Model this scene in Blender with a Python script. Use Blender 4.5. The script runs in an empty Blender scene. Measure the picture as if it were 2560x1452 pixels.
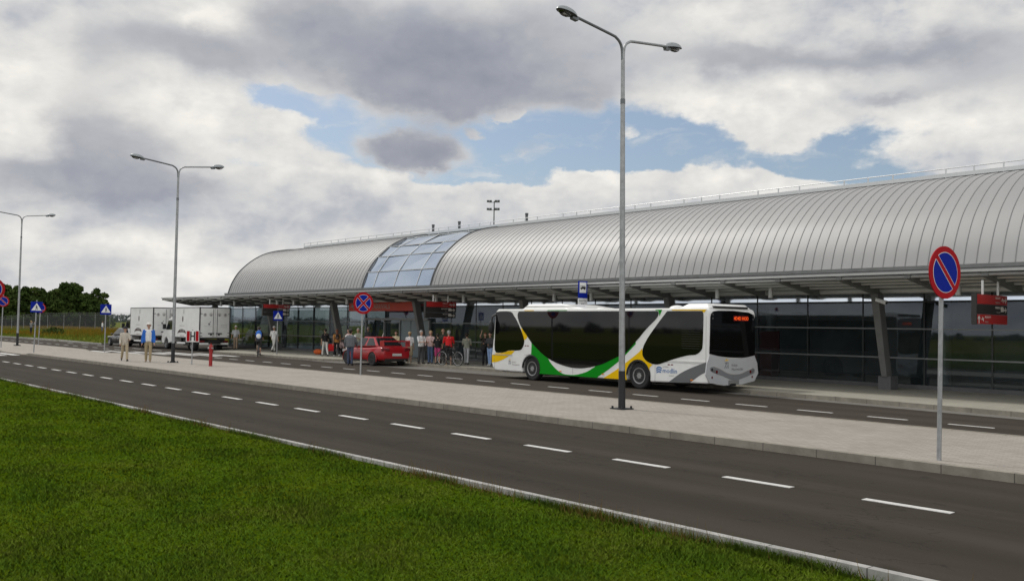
import bpy, bmesh, math, random
import numpy as np
from mathutils import Vector, Matrix, Euler
R = math.radians
S = bpy.context.scene
COL = S.collection
random.seed(7)
rng = np.random.default_rng(11)

# ------------------------------------------------------------------ camera
CAMH = 2.05
cd = bpy.data.cameras.new('camera'); cam = bpy.data.objects.new('camera', cd); COL.objects.link(cam)
cam.matrix_world = Matrix(((0.65977273, 0.01894397, 0.75122638, 0), (0.75131573, -0.03656688, -0.65892908, 0), (0.01498727, 0.99915163, -0.03835873, CAMH), (0, 0, 0, 1)))
cd.sensor_fit = 'HORIZONTAL'; cd.sensor_width = 36.0; cd.lens = 36.0 * 2300 / 2560
cd.clip_start = 0.1; cd.clip_end = 9000
S.camera = cam

# ------------------------------------------------------------------ light
SUN_EL, SUN_AZ = R(50), R(190)          # direction the light comes from: azimuth counter-clockwise from +X
sl = bpy.data.lights.new('sun', 'SUN'); sun = bpy.data.objects.new('sun', sl); COL.objects.link(sun)
sl.energy = 1.8; sl.angle = R(8); sl.color = (1.0, 0.96, 0.9)
sd = Vector((math.cos(SUN_EL) * math.cos(SUN_AZ), math.cos(SUN_EL) * math.sin(SUN_AZ), math.sin(SUN_EL)))
sun.rotation_euler = sd.to_track_quat('Z', 'Y').to_euler(); sun.location = sd * 60

S.view_settings.view_transform = 'Standard'; S.view_settings.look = 'None'
S.view_settings.exposure = 0.0; S.view_settings.gamma = 1.0
S.render.engine = 'CYCLES'
S.cycles.use_denoising = True
S.cycles.max_bounces = 6; S.cycles.transparent_max_bounces = 8
S.cycles.sample_clamp_indirect = 4.0

# ------------------------------------------------------------------ world: sky texture with broken cloud laid over it by direction
W = bpy.data.worlds.new('World'); S.world = W; W.use_nodes = True
nt = W.node_tree; nt.nodes.clear()
def N(tree, typ, **kw):
    n = tree.nodes.new(typ)
    for k, v in kw.items(): setattr(n, k, v)
    return n
class X:
    """tiny expression helper for shader nodes"""
    def __init__(s, t): s.t = t
    def plug(s, sock, v):
        if hasattr(v, 'is_output'): s.t.links.new(v, sock)
        else: sock.default_value = v
    def m(s, op, a, b=0.0, c=0.0, clamp=False):
        n = N(s.t, 'ShaderNodeMath', operation=op, use_clamp=clamp)
        for i, v in enumerate((a, b, c)):
            if i < len(n.inputs): s.plug(n.inputs[i], v)
        return n.outputs[0]
    def v(s, op, a, b=(0, 0, 0), c=(0, 0, 0)):
        n = N(s.t, 'ShaderNodeVectorMath', operation=op)
        s.plug(n.inputs[0], a)
        if op not in ('NORMALIZE', 'LENGTH'): s.plug(n.inputs[1], b)
        if op == 'MULTIPLY_ADD': s.plug(n.inputs[2], c)
        return n.outputs['Value'] if op in ('DOT_PRODUCT', 'LENGTH') else n.outputs['Vector']
    def noise(s, vec, scale, detail=6.0, rough=0.5, lac=2.0, out=0, dist=0.0):
        n = N(s.t, 'ShaderNodeTexNoise', noise_dimensions='3D')
        if vec is not None: s.t.links.new(vec, n.inputs['Vector'])
        n.inputs['Scale'].default_value = scale; n.inputs['Detail'].default_value = detail
        n.inputs['Roughness'].default_value = rough; n.inputs['Lacunarity'].default_value = lac; n.inputs['Distortion'].default_value = dist
        return n.outputs[out]
    def ramp(s, fac, stops, interp='LINEAR'):
        n = N(s.t, 'ShaderNodeValToRGB'); n.color_ramp.interpolation = interp
        e = n.color_ramp.elements
        while len(e) < len(stops): e.new(0.5)
        for el, (p, c) in zip(e, stops):
            el.position = p; el.color = (*c, 1) if len(c) == 3 else c
        s.plug(n.inputs[0], fac); return n.outputs[0]
    def mr(s, v, a, b, c=0.0, d=1.0, typ='SMOOTHSTEP'):
        n = N(s.t, 'ShaderNodeMapRange', interpolation_type=typ)
        for i, q in enumerate((v, a, b, c, d)): s.plug(n.inputs[i], q)
        return n.outputs[0]
    def mix(s, fac, a, b, blend='MIX'):
        n = N(s.t, 'ShaderNodeMix', data_type='RGBA', blend_type=blend)
        s.plug(n.inputs['Factor'], fac)
        for k, v in (('A', a), ('B', b)):
            i = [q for q in n.inputs if q.name == k and q.type == 'RGBA'][0]
            s.plug(i, v if hasattr(v, 'is_output') else (*v, 1) if len(v) == 3 else v)
        return [q for q in n.outputs if q.type == 'RGBA'][0]
x = X(nt)
sky = N(nt, 'ShaderNodeTexSky', sky_type='NISHITA', sun_disc=False)
sky.sun_elevation = SUN_EL; sky.sun_rotation = math.pi / 2 - SUN_AZ
sky.air_density = 1.0; sky.dust_density = 1.6; sky.ozone_density = 1.2
D = N(nt, 'ShaderNodeTexCoord').outputs['Generated']
D = x.v('NORMALIZE', D)
FH = (-0.7518, 0.6594, 0); RH = (0.6594, 0.7518, 0)
az = x.m('ARCTAN2', x.v('DOT_PRODUCT', D, RH), x.v('DOT_PRODUCT', D, FH))
el = x.m('ARCSINE', x.v('DOT_PRODUCT', D, (0, 0, 1)))
cmb = N(nt, 'ShaderNodeCombineXYZ'); nt.links.new(az, cmb.inputs[0]); nt.links.new(el, cmb.inputs[1])
P0 = cmb.outputs[0]
# noise stretched sideways, finer towards the horizon as cloud decks are
Ps = x.v('MULTIPLY', P0, (1.0, 1.7, 1.0))
w1 = x.v('SUBTRACT', x.noise(Ps, 5.0, 3.0, 0.5, out=1), (0.5, 0.5, 0.5))
w2 = x.v('SUBTRACT', x.noise(Ps, 19.0, 6.0, 0.62, out=1), (0.5, 0.5, 0.5))
P = x.v('MULTIPLY_ADD', w1, (0.09, 0.05, 0), P0)
P = x.v('MULTIPLY_ADD', w2, (0.06, 0.036, 0), P)
def dirpx(px, py):                      # a picture position of the photograph as azimuth and elevation, for the table below only
    c = Vector(((px - 1280) / 2300, -(py - 726) / 2300, -1))
    d = (cam.matrix_world.to_3x3() @ c).normalized()
    return math.atan2(d.dot(Vector(RH)), d.dot(Vector(FH))), math.asin(d.z)
def blob(px, py, rx, ry, w):
    a, e = dirpx(px, py)
    q = x.v('SUBTRACT', P, (a, e, 0)); q = x.v('MULTIPLY', q, (2300 / rx, 2300 / ry, 0))
    g = x.m('EXPONENT', x.m('MULTIPLY', x.v('DOT_PRODUCT', q, q), -1.0))
    return x.m('MULTIPLY', g, w)
def field(base, blobs):
    acc = base
    for b in blobs: acc = x.m('ADD', acc, blob(*b))
    return acc
fbm = x.noise(Ps, 6.5, 8.0, 0.52)
fine = x.noise(Ps, 26.0, 7.0, 0.56)
fb0 = x.m('SUBTRACT', fbm, 0.5); fi0 = x.m('SUBTRACT', fine, 0.5)
mid = x.m('ABSOLUTE', x.m('SUBTRACT', x.noise(P, 15.0, 5.0, 0.5), 0.5)); mid = x.m('SUBTRACT', 0.12, mid)   # billows
ADD = lambda a, n, k: x.m('ADD', a, x.m('MULTIPLY', n, k))
# layer 1: pale cloud with blue openings
cov = field(0.80, [
    (745, 240, 120, 34, -1.9), (885, 335, 120, 60, -1.7), (1010, 320, 130, 50, -1.2), (1180, 420, 220, 78, -1.9), (1380, 360, 270, 85, -2.0), (1480, 400, 230, 48, -1.2), (1660, 330, 190, 42, -1.3), (1780, 375, 140, 40, -1.2),
    (2115, 340, 130, 34, -1.8), (1990, 418, 200, 36, -1.8), (2180, 440, 120, 26, -0.9), (600, 425, 130, 26, -0.75), (560, 360, 90, 18, -0.5), (640, 470, 90, 16, -0.4),
    (1200, 330, 70, 14, 1.0), (1290, 288, 36, 20, 1.0), (1300, 340, 24, 12, 0.7), (1362, 345, 44, 11, 0.9), (1560, 322, 60, 18, 0.9), (1700, 360, 60, 20, 0.6),
    (1660, 470, 330, 62, 1.8), (1450, 428, 80, 20, 1.2), (960, 480, 380, 40, 1.6), (1890, 340, 150, 44, 1.9), (450, 290, 260, 90, 0.5), (1560, 322, 50, 20, 0.7), (1290, 288, 40, 24, 1.2), (1190, 330, 70, 18, 0.9), (1360, 345, 50, 16, 0.8), (900, 250, 60, 40, 0.6)])
def blob_dir(a, e, ra, re, w):
    q = x.v('SUBTRACT', P, (a, e, 0)); q = x.v('MULTIPLY', q, (1 / ra, 1 / re, 0))
    return x.m('MULTIPLY', x.m('EXPONENT', x.m('MULTIPLY', x.v('DOT_PRODUCT', q, q), -1.0)), w)
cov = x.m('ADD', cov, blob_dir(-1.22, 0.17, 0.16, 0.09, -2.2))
cov = ADD(ADD(ADD(cov, fb0, 1.25), fi0, 1.0), mid, 0.8)
mask = x.mr(cov, -0.05, 0.62)
wisp = x.noise(x.v('MULTIPLY', P, (1.0, 3.2, 1.0)), 13.0, 7.0, 0.6)
mask = x.m('MAXIMUM', mask, x.mr(wisp, 0.50, 0.80, 0.0, 0.75))   # thin streaks in the gaps
bri = field(0.55, [(400, 260, 320, 160, 0.13), (80, 250, 200, 160, 0.10), (300, 620, 420, 90, 0.13), (2200, 330, 420, 90, 0.06), 
    (560, 40, 120, 46, 0.34), (510, 62, 70, 22, 0.22), (90, 150, 150, 60, 0.16), (620, 300, 300, 80, 0.14), (90, 330, 150, 70, 0.14), (1850, 245, 340, 60, 0.30), (2350, 320, 280, 70, 0.24), (600, 300, 240, 70, 0.08), (1850, 40, 220, 50, 0.14), (2250, 30, 200, 50, 0.06),
    (1660, 445, 280, 44, 0.34), (940, 450, 260, 30, 0.32), (1450, 425, 80, 18, 0.2), (420, 610, 110, 40, 0.20), (560, 690, 120, 40, 0.14), (130, 610, 180, 50, 0.10), (1900, 340, 120, 40, 0.12),
    (560, 560, 240, 36, -0.10), (880, 560, 260, 34, -0.12), (250, 500, 260, 40, -0.10), (120, 660, 220, 26, -0.10), (1300, 520, 260, 40, -0.02)])
fbu = x.noise(x.v('ADD', Ps, (-0.010, 0.026, 0)), 6.5, 8.0, 0.52)
rel = x.m('SUBTRACT', fbm, fbu)
bri = ADD(ADD(ADD(ADD(bri, rel, 1.0), fb0, 0.55), fi0, 0.20), mid, 0.75)
wcol = x.ramp(bri, [(0.15, (0.31, 0.335, 0.39)), (0.42, (0.445, 0.46, 0.495)), (0.62, (0.585, 0.585, 0.585)), (0.82, (0.70, 0.69, 0.665)), (1.0, (0.83, 0.805, 0.755))])
# layer 2: grey decks with their own outline in front of it
dk = field(-0.45, [
    (1060, 120, 340, 120, 1.25), (1130, 250, 120, 62, 1.25), (960, 225, 90, 60, 0.7), (1400, 225, 230, 58, 0.95), (1420, 80, 240, 90, 0.65), (760, 40, 140, 70, 0.7),
    (1025, 385, 125, 48, 2.0), (2240, 125, 270, 46, 1.0), (1850, 130, 200, 38, 0.85), (2480, 190, 190, 60, 0.65), (2210, 228, 90, 18, 0.8),
    (230, 190, 90, 130, 0.50), (300, 380, 140, 90, 1.1), (130, 460, 280, 52, 1.15), (520, 135, 150, 50, 1.0), (340, 90, 160, 50, 0.55), (430, 470, 130, 24, 0.6)])
dk = ADD(ADD(ADD(dk, fb0, 1.1), fi0, 0.55), mid, 0.5)
dmask = x.m('MULTIPLY', x.mr(dk, -0.30, 0.85), 0.9)
dbri = ADD(ADD(field(0.46, [(1060, 190, 260, 120, -0.22), (1030, 395, 110, 36, -0.14), (2260, 130, 240, 36, -0.16), (200, 440, 260, 60, -0.12), (1450, 60, 260, 80, 0.16), (300, 200, 260, 140, 0.10), (520, 130, 160, 50, 0.06)]), fb0, 0.55), rel, 0.5)
dcol = x.ramp(ADD(dbri, mid, 0.5), [(0.12, (0.215, 0.232, 0.292)), (0.42, (0.29, 0.305, 0.355)), (0.75, (0.44, 0.445, 0.465))])
ccol = x.mix(dmask, wcol, dcol)
mask = x.m('MAXIMUM', mask, x.mr(dk, -0.2, 0.45))
SKYK = 0.10
# unseen cloud behind the viewer raised as added fill light for the canopy walk
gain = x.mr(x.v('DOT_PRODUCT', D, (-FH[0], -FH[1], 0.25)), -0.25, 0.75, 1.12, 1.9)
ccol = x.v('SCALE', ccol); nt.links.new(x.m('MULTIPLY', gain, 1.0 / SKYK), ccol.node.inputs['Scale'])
skyc = x.v('MULTIPLY_ADD', sky.outputs[0], (0.88, 0.88, 0.88), (0.6, 0.7, 0.8))   # thin high veil whitens the clear gaps
hz = x.mr(el, 0.0, 0.10, 0.75, 0.0)     # near the horizon the clear gaps whiten
mask2 = x.m('MAXIMUM', mask, hz)
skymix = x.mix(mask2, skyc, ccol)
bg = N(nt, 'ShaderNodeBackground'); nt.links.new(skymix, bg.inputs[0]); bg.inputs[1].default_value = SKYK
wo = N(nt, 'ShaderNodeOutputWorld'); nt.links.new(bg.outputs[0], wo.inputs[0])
W.cycles.sampling_method = 'MANUAL'; W.cycles.sample_map_resolution = 512

# ------------------------------------------------------------------ materials
def mat(name, col, rough=0.6, metal=0.0, vary=0.0, scale=6.0, bump=0.0, bscale=40.0, spec=None, coat=0.0, emit=None):
    m = bpy.data.materials.new(name); m.use_nodes = True
    t = m.node_tree; b = t.nodes['Principled BSDF']; e = X(t)
    b.inputs['Base Color'].default_value = (*col, 1); b.inputs['Roughness'].default_value = rough; b.inputs['Metallic'].default_value = metal
    if spec is not None: b.inputs['Specular IOR Level'].default_value = spec
    if coat: b.inputs['Coat Weight'].default_value = coat; b.inputs['Coat Roughness'].default_value = 0.05
    if emit: b.inputs['Emission Color'].default_value = (*emit[0], 1); b.inputs['Emission Strength'].default_value = emit[1]
    if vary or bump:
        pos = N(t, 'ShaderNodeTexCoord').outputs['Object']
        if vary:
            n = e.noise(pos, scale, 6, 0.6)
            c = e.mix(e.mr(n, 0.3, 0.7), tuple(q * (1 - vary) for q in col), tuple(min(1, q * (1 + vary)) for q in col))
            t.links.new(c, b.inputs['Base Color'])
        if bump:
            bn = N(t, 'ShaderNodeBump'); bn.inputs['Strength'].default_value = bump; bn.inputs['Distance'].default_value = 0.02
            t.links.new(e.noise(pos, bscale, 5, 0.6), bn.inputs['Height']); t.links.new(bn.outputs[0], b.inputs['Normal'])
    return m
def shader(name):
    m = bpy.data.materials.new(name); m.use_nodes = True
    return m, m.node_tree, m.node_tree.nodes['Principled BSDF'], X(m.node_tree)
M = {}
M['galv'] = mat('galvanised_steel', (0.33, 0.34, 0.345), 0.45, 0.55, 0.14, 9, 0.0)
M['galv_dark'] = mat('grey_arm_paint', (0.16, 0.17, 0.18), 0.5, 0.3)
M['black_base'] = mat('black_sleeve', (0.012, 0.012, 0.014), 0.6, 0, 0.3, 20)
M['lamp_shell'] = mat('lamp_shell', (0.30, 0.32, 0.33), 0.4, 0.2, 0.08, 12)
M['lamp_rim'] = mat('lamp_rim', (0.05, 0.05, 0.055), 0.5)
M['white'] = mat('white_paint', (0.78, 0.78, 0.76), 0.35, 0, 0.03, 3, coat=0.3)
M['van_white'] = mat('van_white', (0.74, 0.74, 0.72), 0.4, 0, 0.05, 2)
M['black'] = mat('black_plastic', (0.012, 0.012, 0.013), 0.55)
M['dark'] = mat('dark_underbody', (0.015, 0.014, 0.013), 0.8)
M['rubber'] = mat('tyre_rubber', (0.02, 0.02, 0.021), 0.85, 0, 0.25, 30)
M['rim'] = mat('rim_alloy', (0.42, 0.42, 0.42), 0.35, 0.8, 0.15, 20)
M['rim_dark'] = mat('rim_dark', (0.05, 0.05, 0.05), 0.4, 0.6)
M['green'] = mat('livery_green', (0.0, 0.24, 0.006), 0.4, spec=0.15)
M['yellow'] = mat('livery_yellow', (0.80, 0.50, 0.0), 0.4, spec=0.15)
M['grey_swoosh'] = mat('livery_grey', (0.12, 0.125, 0.13), 0.35, coat=0.3)
M['belt_grey'] = mat('belt_grey', (0.22, 0.225, 0.235), 0.4)
M['silver_rear'] = mat('rear_silver_white', (0.50, 0.51, 0.52), 0.35, 0, 0.03, 3)
M['bus_glass'] = mat('bus_tinted_glass', (0.004, 0.004, 0.0045), 0.03, spec=0.5)
M['car_glass'] = mat('car_glass', (0.012, 0.014, 0.016), 0.04, spec=0.6)
M['red_car'] = mat('red_car_paint', (0.35, 0.007, 0.012), 0.28, 0, 0.04, 3, coat=0.6)
M['black_car'] = mat('black_car_paint', (0.016, 0.017, 0.02), 0.25, 0.3, coat=0.6)
M['tail_light'] = mat('tail_light_red', (0.14, 0.012, 0.014), 0.2)
M['amber'] = mat('amber_marker', (0.75, 0.22, 0.01), 0.3)
M['plate'] = mat('number_plate', (0.55, 0.56, 0.54), 0.4)
M['led'] = mat('led_text', (0.3, 0.03, 0.0), 0.5, emit=((1.0, 0.10, 0.01), 1.1))
M['sign_red'] = mat('sign_red', (0.36, 0.008, 0.014), 0.6, spec=0.12)
M['sign_blue'] = mat('sign_blue', (0.005, 0.018, 0.27), 0.6, spec=0.10)
M['sign_white'] = mat('sign_white', (0.72, 0.73, 0.72), 0.45)
M['sign_black'] = mat('sign_black', (0.012, 0.012, 0.013), 0.5)
M['sign_back'] = mat('sign_back_grey', (0.28, 0.29, 0.30), 0.5, 0.4)
M['board_dark'] = mat('board_dark', (0.025, 0.022, 0.02), 0.5)
M['board_red'] = mat('board_red', (0.36, 0.018, 0.016), 0.5)
M['arr_red'] = mat('arrivals_red', (0.48, 0.045, 0.018), 0.5)
M['letter'] = mat('sign_letter_white', (0.62, 0.58, 0.54), 0.5)
M['letter_dim'] = mat('sign_letter_dim', (0.30, 0.27, 0.25), 0.5)
M['hyd_red'] = mat('hydrant_red', (0.30, 0.010, 0.012), 0.45, 0, 0.1, 14)
M['steel'] = mat('structural_steel_grey', (0.185, 0.19, 0.185), 0.5, 0.15, 0.10, 3)
M['tube'] = mat('canopy_tube_grey', (0.62, 0.62, 0.61), 0.42, 0.2, 0.05, 3)
M['fascia'] = mat('fascia_light_grey', (0.42, 0.42, 0.415), 0.45, 0.2, 0.05, 3)
M['mullion'] = mat('mullion_dark', (0.03, 0.035, 0.035), 0.5)
M['transom'] = mat('transom_grey', (0.22, 0.23, 0.23), 0.45, 0.3)
M['column'] = mat('column_grey', (0.15, 0.15, 0.146), 0.55, 0.05, 0.08, 2)
M['plinth'] = mat('plinth_grey', (0.11, 0.11, 0.114), 0.7, 0, 0.1, 5)
M['rail'] = mat('rail_aluminium', (0.60, 0.61, 0.62), 0.4, 0.3)
M['vent'] = mat('vent_pipe_dark', (0.09, 0.095, 0.10), 0.5, 0.3)
M['interior'] = mat('interior_wall', (0.30, 0.32, 0.31), 0.8, 0, 0.3, 0.4)
M['interior_floor'] = mat('interior_floor', (0.30, 0.30, 0.285), 0.35)
M['door_grey'] = mat('door_panel_grey', (0.17, 0.21, 0.225), 0.25)
M['brown'] = mat('emblem_brown', (0.05, 0.03, 0.022), 0.5)
M['grey_print'] = mat('grey_print', (0.22, 0.22, 0.22), 0.5)
M['pale_print'] = mat('pale_print', (0.50, 0.49, 0.47), 0.5)
M['logo_blue'] = mat('logo_blue', (0.03, 0.14, 0.36), 0.5)
M['logo_text'] = mat('logo_text_grey', (0.20, 0.21, 0.22), 0.5)
M['seam'] = mat('door_seal_dark', (0.06, 0.06, 0.062), 0.6)
M['skin'] = mat('skin', (0.46, 0.27, 0.19), 0.6)
M['hair_dark'] = mat('hair_dark', (0.02, 0.014, 0.01), 0.7)
M['hair_grey'] = mat('hair_grey', (0.35, 0.34, 0.33), 0.7)
M['hair_red'] = mat('hair_auburn', (0.16, 0.05, 0.02), 0.7)
M['hair_fair'] = mat('hair_fair', (0.36, 0.25, 0.12), 0.7)
M['shoe'] = mat('shoe_dark', (0.02, 0.017, 0.015), 0.6)
M['shoe_light'] = mat('shoe_light', (0.55, 0.54, 0.52), 0.6)
def cloth(name, c): M['cloth_' + name] = mat('cloth_' + name, c, 0.85, 0, 0.12, 14, 0.25, 60)
for nm, c in dict(cream=(0.52, 0.47, 0.39), beige=(0.40, 0.33, 0.22), khaki=(0.34, 0.27, 0.16), blue=(0.02, 0.13, 0.50), lightgrey=(0.45, 0.46, 0.47), offwhite=(0.62, 0.61, 0.57), black=(0.014, 0.014, 0.016), jeans=(0.06, 0.10, 0.18), grey=(0.16, 0.17, 0.175), darkgrey=(0.05, 0.05, 0.052), navy=(0.012, 0.018, 0.06), orange=(0.48, 0.22, 0.06), flame=(0.55, 0.10, 0.015), pink=(0.45, 0.05, 0.17), palepink=(0.55, 0.40, 0.38), red=(0.62, 0.012, 0.014), brown=(0.10, 0.06, 0.04), suit=(0.13, 0.14, 0.15), trouserblue=(0.05, 0.065, 0.11), lightblue=(0.28, 0.40, 0.62), greygreen=(0.27, 0.28, 0.22), yellow=(0.55, 0.47, 0.30), darkgreen=(0.06, 0.07, 0.05), tan=(0.30, 0.22, 0.15), white=(0.70, 0.70, 0.69)).items(): cloth(nm, c)

def asphalt(name, c1, c2):
    m, t, b, e = shader(name)
    pos = N(t, 'ShaderNodeNewGeometry').outputs['Position']
    big = e.noise(e.v('MULTIPLY', pos, (0.12, 0.5, 1)), 1.0, 5, 0.6)
    str_ = e.noise(e.v('MULTIPLY', pos, (0.05, 2.2, 1)), 1.0, 4, 0.55)
    fine = e.noise(pos, 90.0, 3, 0.7)
    f = e.m('ADD', e.m('MULTIPLY', big, 0.55), e.m('MULTIPLY', str_, 0.45))
    c = e.mix(e.mr(f, 0.36, 0.64), c1, c2)
    c = e.mix(e.mr(fine, 0.25, 0.75, 0.0, 0.55), c, tuple(q * 1.9 for q in c2))
    spots = e.mr(e.noise(pos, 1.1, 3, 0.6), 0.66, 0.74, 0.0, 0.35)
    c = e.mix(spots, c, tuple(q * 0.55 for q in c1))
    sep = N(t, 'ShaderNodeSeparateXYZ'); t.links.new(pos, sep.inputs[0])
    # two polished wheel tracks in each lane and a few crack lines
    tr = e.m('ABSOLUTE', e.m('SINE', e.m('MULTIPLY', e.m('ADD', sep.outputs[1], e.m('MULTIPLY', e.noise(e.v('MULTIPLY', pos, (0.05, 0, 0)), 1.0, 2), 0.3)), 2.1)))
    c = e.mix(e.m('MULTIPLY', e.mr(tr, 0.75, 1.0), e.mr(big, 0.35, 0.6, 0.05, 0.30)), c, tuple(q * 1.75 for q in c2))
    cr = e.m('ABSOLUTE', e.m('SUBTRACT', e.noise(e.v('MULTIPLY', pos, (0.35, 0.6, 1)), 0.6, 9, 0.62), 0.5))
    c = e.mix(e.mr(cr, 0.0, 0.0035, 0.55, 0.0), c, tuple(q * 0.45 for q in c1))
    t.links.new(c, b.inputs['Base Color']); b.inputs['Roughness'].default_value = 0.95; b.inputs['Specular IOR Level'].default_value = 0.08
    bn = N(t, 'ShaderNodeBump'); bn.inputs['Strength'].default_value = 0.35; bn.inputs['Distance'].default_value = 0.01
    t.links.new(fine, bn.inputs['Height']); t.links.new(bn.outputs[0], b.inputs['Normal'])
    return m
M['asphalt'] = asphalt('asphalt', (0.0235, 0.0195, 0.0152), (0.0395, 0.0342, 0.0275))
M['asphalt2'] = asphalt('asphalt_worn', (0.030, 0.0245, 0.0195), (0.047, 0.040, 0.033))
def paving(name, c1, c2, bw, bh, mortar, dark):
    m, t, b, e = shader(name)
    pos = N(t, 'ShaderNodeNewGeometry').outputs['Position']
    br = N(t, 'ShaderNodeTexBrick'); t.links.new(pos, br.inputs['Vector'])
    br.inputs['Color1'].default_value = (*c1, 1); br.inputs['Color2'].default_value = (*c2, 1); br.inputs['Mortar'].default_value = (*dark, 1)
    br.inputs['Scale'].default_value = 1.0; br.inputs['Brick Width'].default_value = bw; br.inputs['Row Height'].default_value = bh
    br.inputs['Mortar Size'].default_value = mortar; br.inputs['Mortar Smooth'].default_value = 0.4; br.inputs['Bias'].default_value = 0.0
    big = e.noise(pos, 0.7, 6, 0.65); mid = e.noise(pos, 5.0, 4, 0.6)
    c = e.mix(e.mr(big, 0.35, 0.68, 0.0, 0.45), br.outputs[0], tuple(q * 0.72 for q in c1))
    c = e.mix(e.mr(mid, 0.45, 0.75, 0.0, 0.35), c, tuple(q * 1.18 for q in c2))
    t.links.new(c, b.inputs['Base Color']); b.inputs['Roughness'].default_value = 0.85; b.inputs['Specular IOR Level'].default_value = 0.3
    return m
M['pavers'] = paving('concrete_pavers', (0.298, 0.270, 0.232), (0.338, 0.310, 0.272), 0.20, 0.10, 0.006, (0.17, 0.157, 0.137))
M['walk'] = paving('walk_pavers', (0.335, 0.32, 0.262), (0.37, 0.352, 0.292), 0.20, 0.10, 0.006, (0.17, 0.16, 0.13))
M['cobble'] = paving('bay_pavers', (0.16, 0.15, 0.135), (0.19, 0.18, 0.16), 0.20, 0.10, 0.008, (0.10, 0.095, 0.085))
def kerbmat(name, c):
    m, t, b, e = shader(name)
    pos = N(t, 'ShaderNodeNewGeometry').outputs['Position']
    sep = N(t, 'ShaderNodeSeparateXYZ'); t.links.new(pos, sep.inputs[0])
    fr = e.m('FRACT', e.m('MULTIPLY', sep.outputs[0], 1.0)); j = e.m('LESS_THAN', fr, 0.014)
    blk = N(t, 'ShaderNodeTexWhiteNoise', noise_dimensions='1D'); t.links.new(e.m('FLOOR', sep.outputs[0]), blk.inputs['W'])
    n = e.noise(pos, 3.0, 6, 0.65)
    cc = e.mix(e.mr(n, 0.3, 0.7), tuple(q * 0.75 for q in c), tuple(q * 1.15 for q in c))
    cc = e.mix(e.m('MULTIPLY', blk.outputs[0], 0.3), cc, tuple(q * 0.7 for q in c))
    cc = e.mix(j, cc, tuple(q * 0.3 for q in c))
    t.links.new(cc, b.inputs['Base Color']); b.inputs['Roughness'].default_value = 0.85
    return m
M['kerb'] = kerbmat('kerb_concrete', (0.25, 0.228, 0.186)); M['kerb_pale'] = kerbmat('kerb_pale', (0.36, 0.35, 0.33))
m, t, b, e = shader('road_paint'); M['paint'] = m
pos = N(t, 'ShaderNodeNewGeometry').outputs['Position']
t.links.new(e.mix(e.mr(e.noise(pos, 7.0, 6, 0.7), 0.42, 0.75, 0, 0.6), (0.58, 0.57, 0.545), (0.30, 0.285, 0.265)), b.inputs['Base Color']); b.inputs['Roughness'].default_value = 0.7
def soil(name, stops, sc):
    m, t, b, e = shader(name)
    pos = N(t, 'ShaderNodeNewGeometry').outputs['Position']
    f = e.m('ADD', e.m('MULTIPLY', e.noise(pos, sc, 7, 0.6), 0.65), e.m('MULTIPLY', e.noise(pos, sc * 14, 5, 0.65), 0.35))
    t.links.new(e.ramp(f, stops), b.inputs['Base Color']); b.inputs['Roughness'].default_value = 1.0; b.inputs['Specular IOR Level'].default_value = 0.0
    return m
M['lawn_soil'] = soil('lawn_soil', [(0.3, (0.036, 0.068, 0.002)), (0.5, (0.052, 0.085, 0.002)), (0.7, (0.08, 0.092, 0.004))], 0.8)
M['blade'] = soil('grass_blade', [(0.30, (0.046, 0.106, 0.010)), (0.47, (0.074, 0.132, 0.013)), (0.64, (0.122, 0.152, 0.022))], 0.9)
t = M['blade'].node_tree; b = t.nodes['Principled BSDF']; e = X(t); b.inputs['Specular IOR Level'].default_value = 0.0
t.links.new(e.v('NORMALIZE', e.v('MULTIPLY_ADD', N(t, 'ShaderNodeNewGeometry').outputs['Normal'], (0.16, 0.16, 0.16), (0, 0, 0.95))), b.inputs['Normal'])
M['weed'] = soil('weed_stalk', [(0.35, (0.10, 0.10, 0.02)), (0.55, (0.16, 0.10, 0.035)), (0.7, (0.06, 0.04, 0.02))], 5.0)
M['meadow'] = soil('meadow_ground', [(0.28, (0.065, 0.10, 0.012)), (0.5, (0.115, 0.13, 0.022)), (0.7, (0.17, 0.15, 0.05))], 0.05)
M['meadow_orange'] = soil('meadow_flower', [(0.3, (0.13, 0.10, 0.014)), (0.5, (0.20, 0.115, 0.016)), (0.7, (0.11, 0.12, 0.02))], 0.3)
M['meadow_green'] = soil('meadow_blade', [(0.3, (0.06, 0.10, 0.012)), (0.5, (0.11, 0.14, 0.02)), (0.7, (0.17, 0.165, 0.035))], 0.4)
M['leaf_a'] = soil('leaf_dark', [(0.3, (0.020, 0.036, 0.010)), (0.5, (0.040, 0.064, 0.017)), (0.72, (0.072, 0.095, 0.030))], 0.35)
M['leaf_b'] = soil('leaf_mid', [(0.3, (0.028, 0.048, 0.012)), (0.5, (0.052, 0.078, 0.020)), (0.72, (0.085, 0.105, 0.035))], 0.35)
M['bark'] = mat('bark', (0.06, 0.045, 0.035), 0.9, 0, 0.3, 3)
M['far_wood'] = mat('far_wood', (0.035, 0.055, 0.05), 0.95, 0, 0.3, 0.05)
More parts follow.
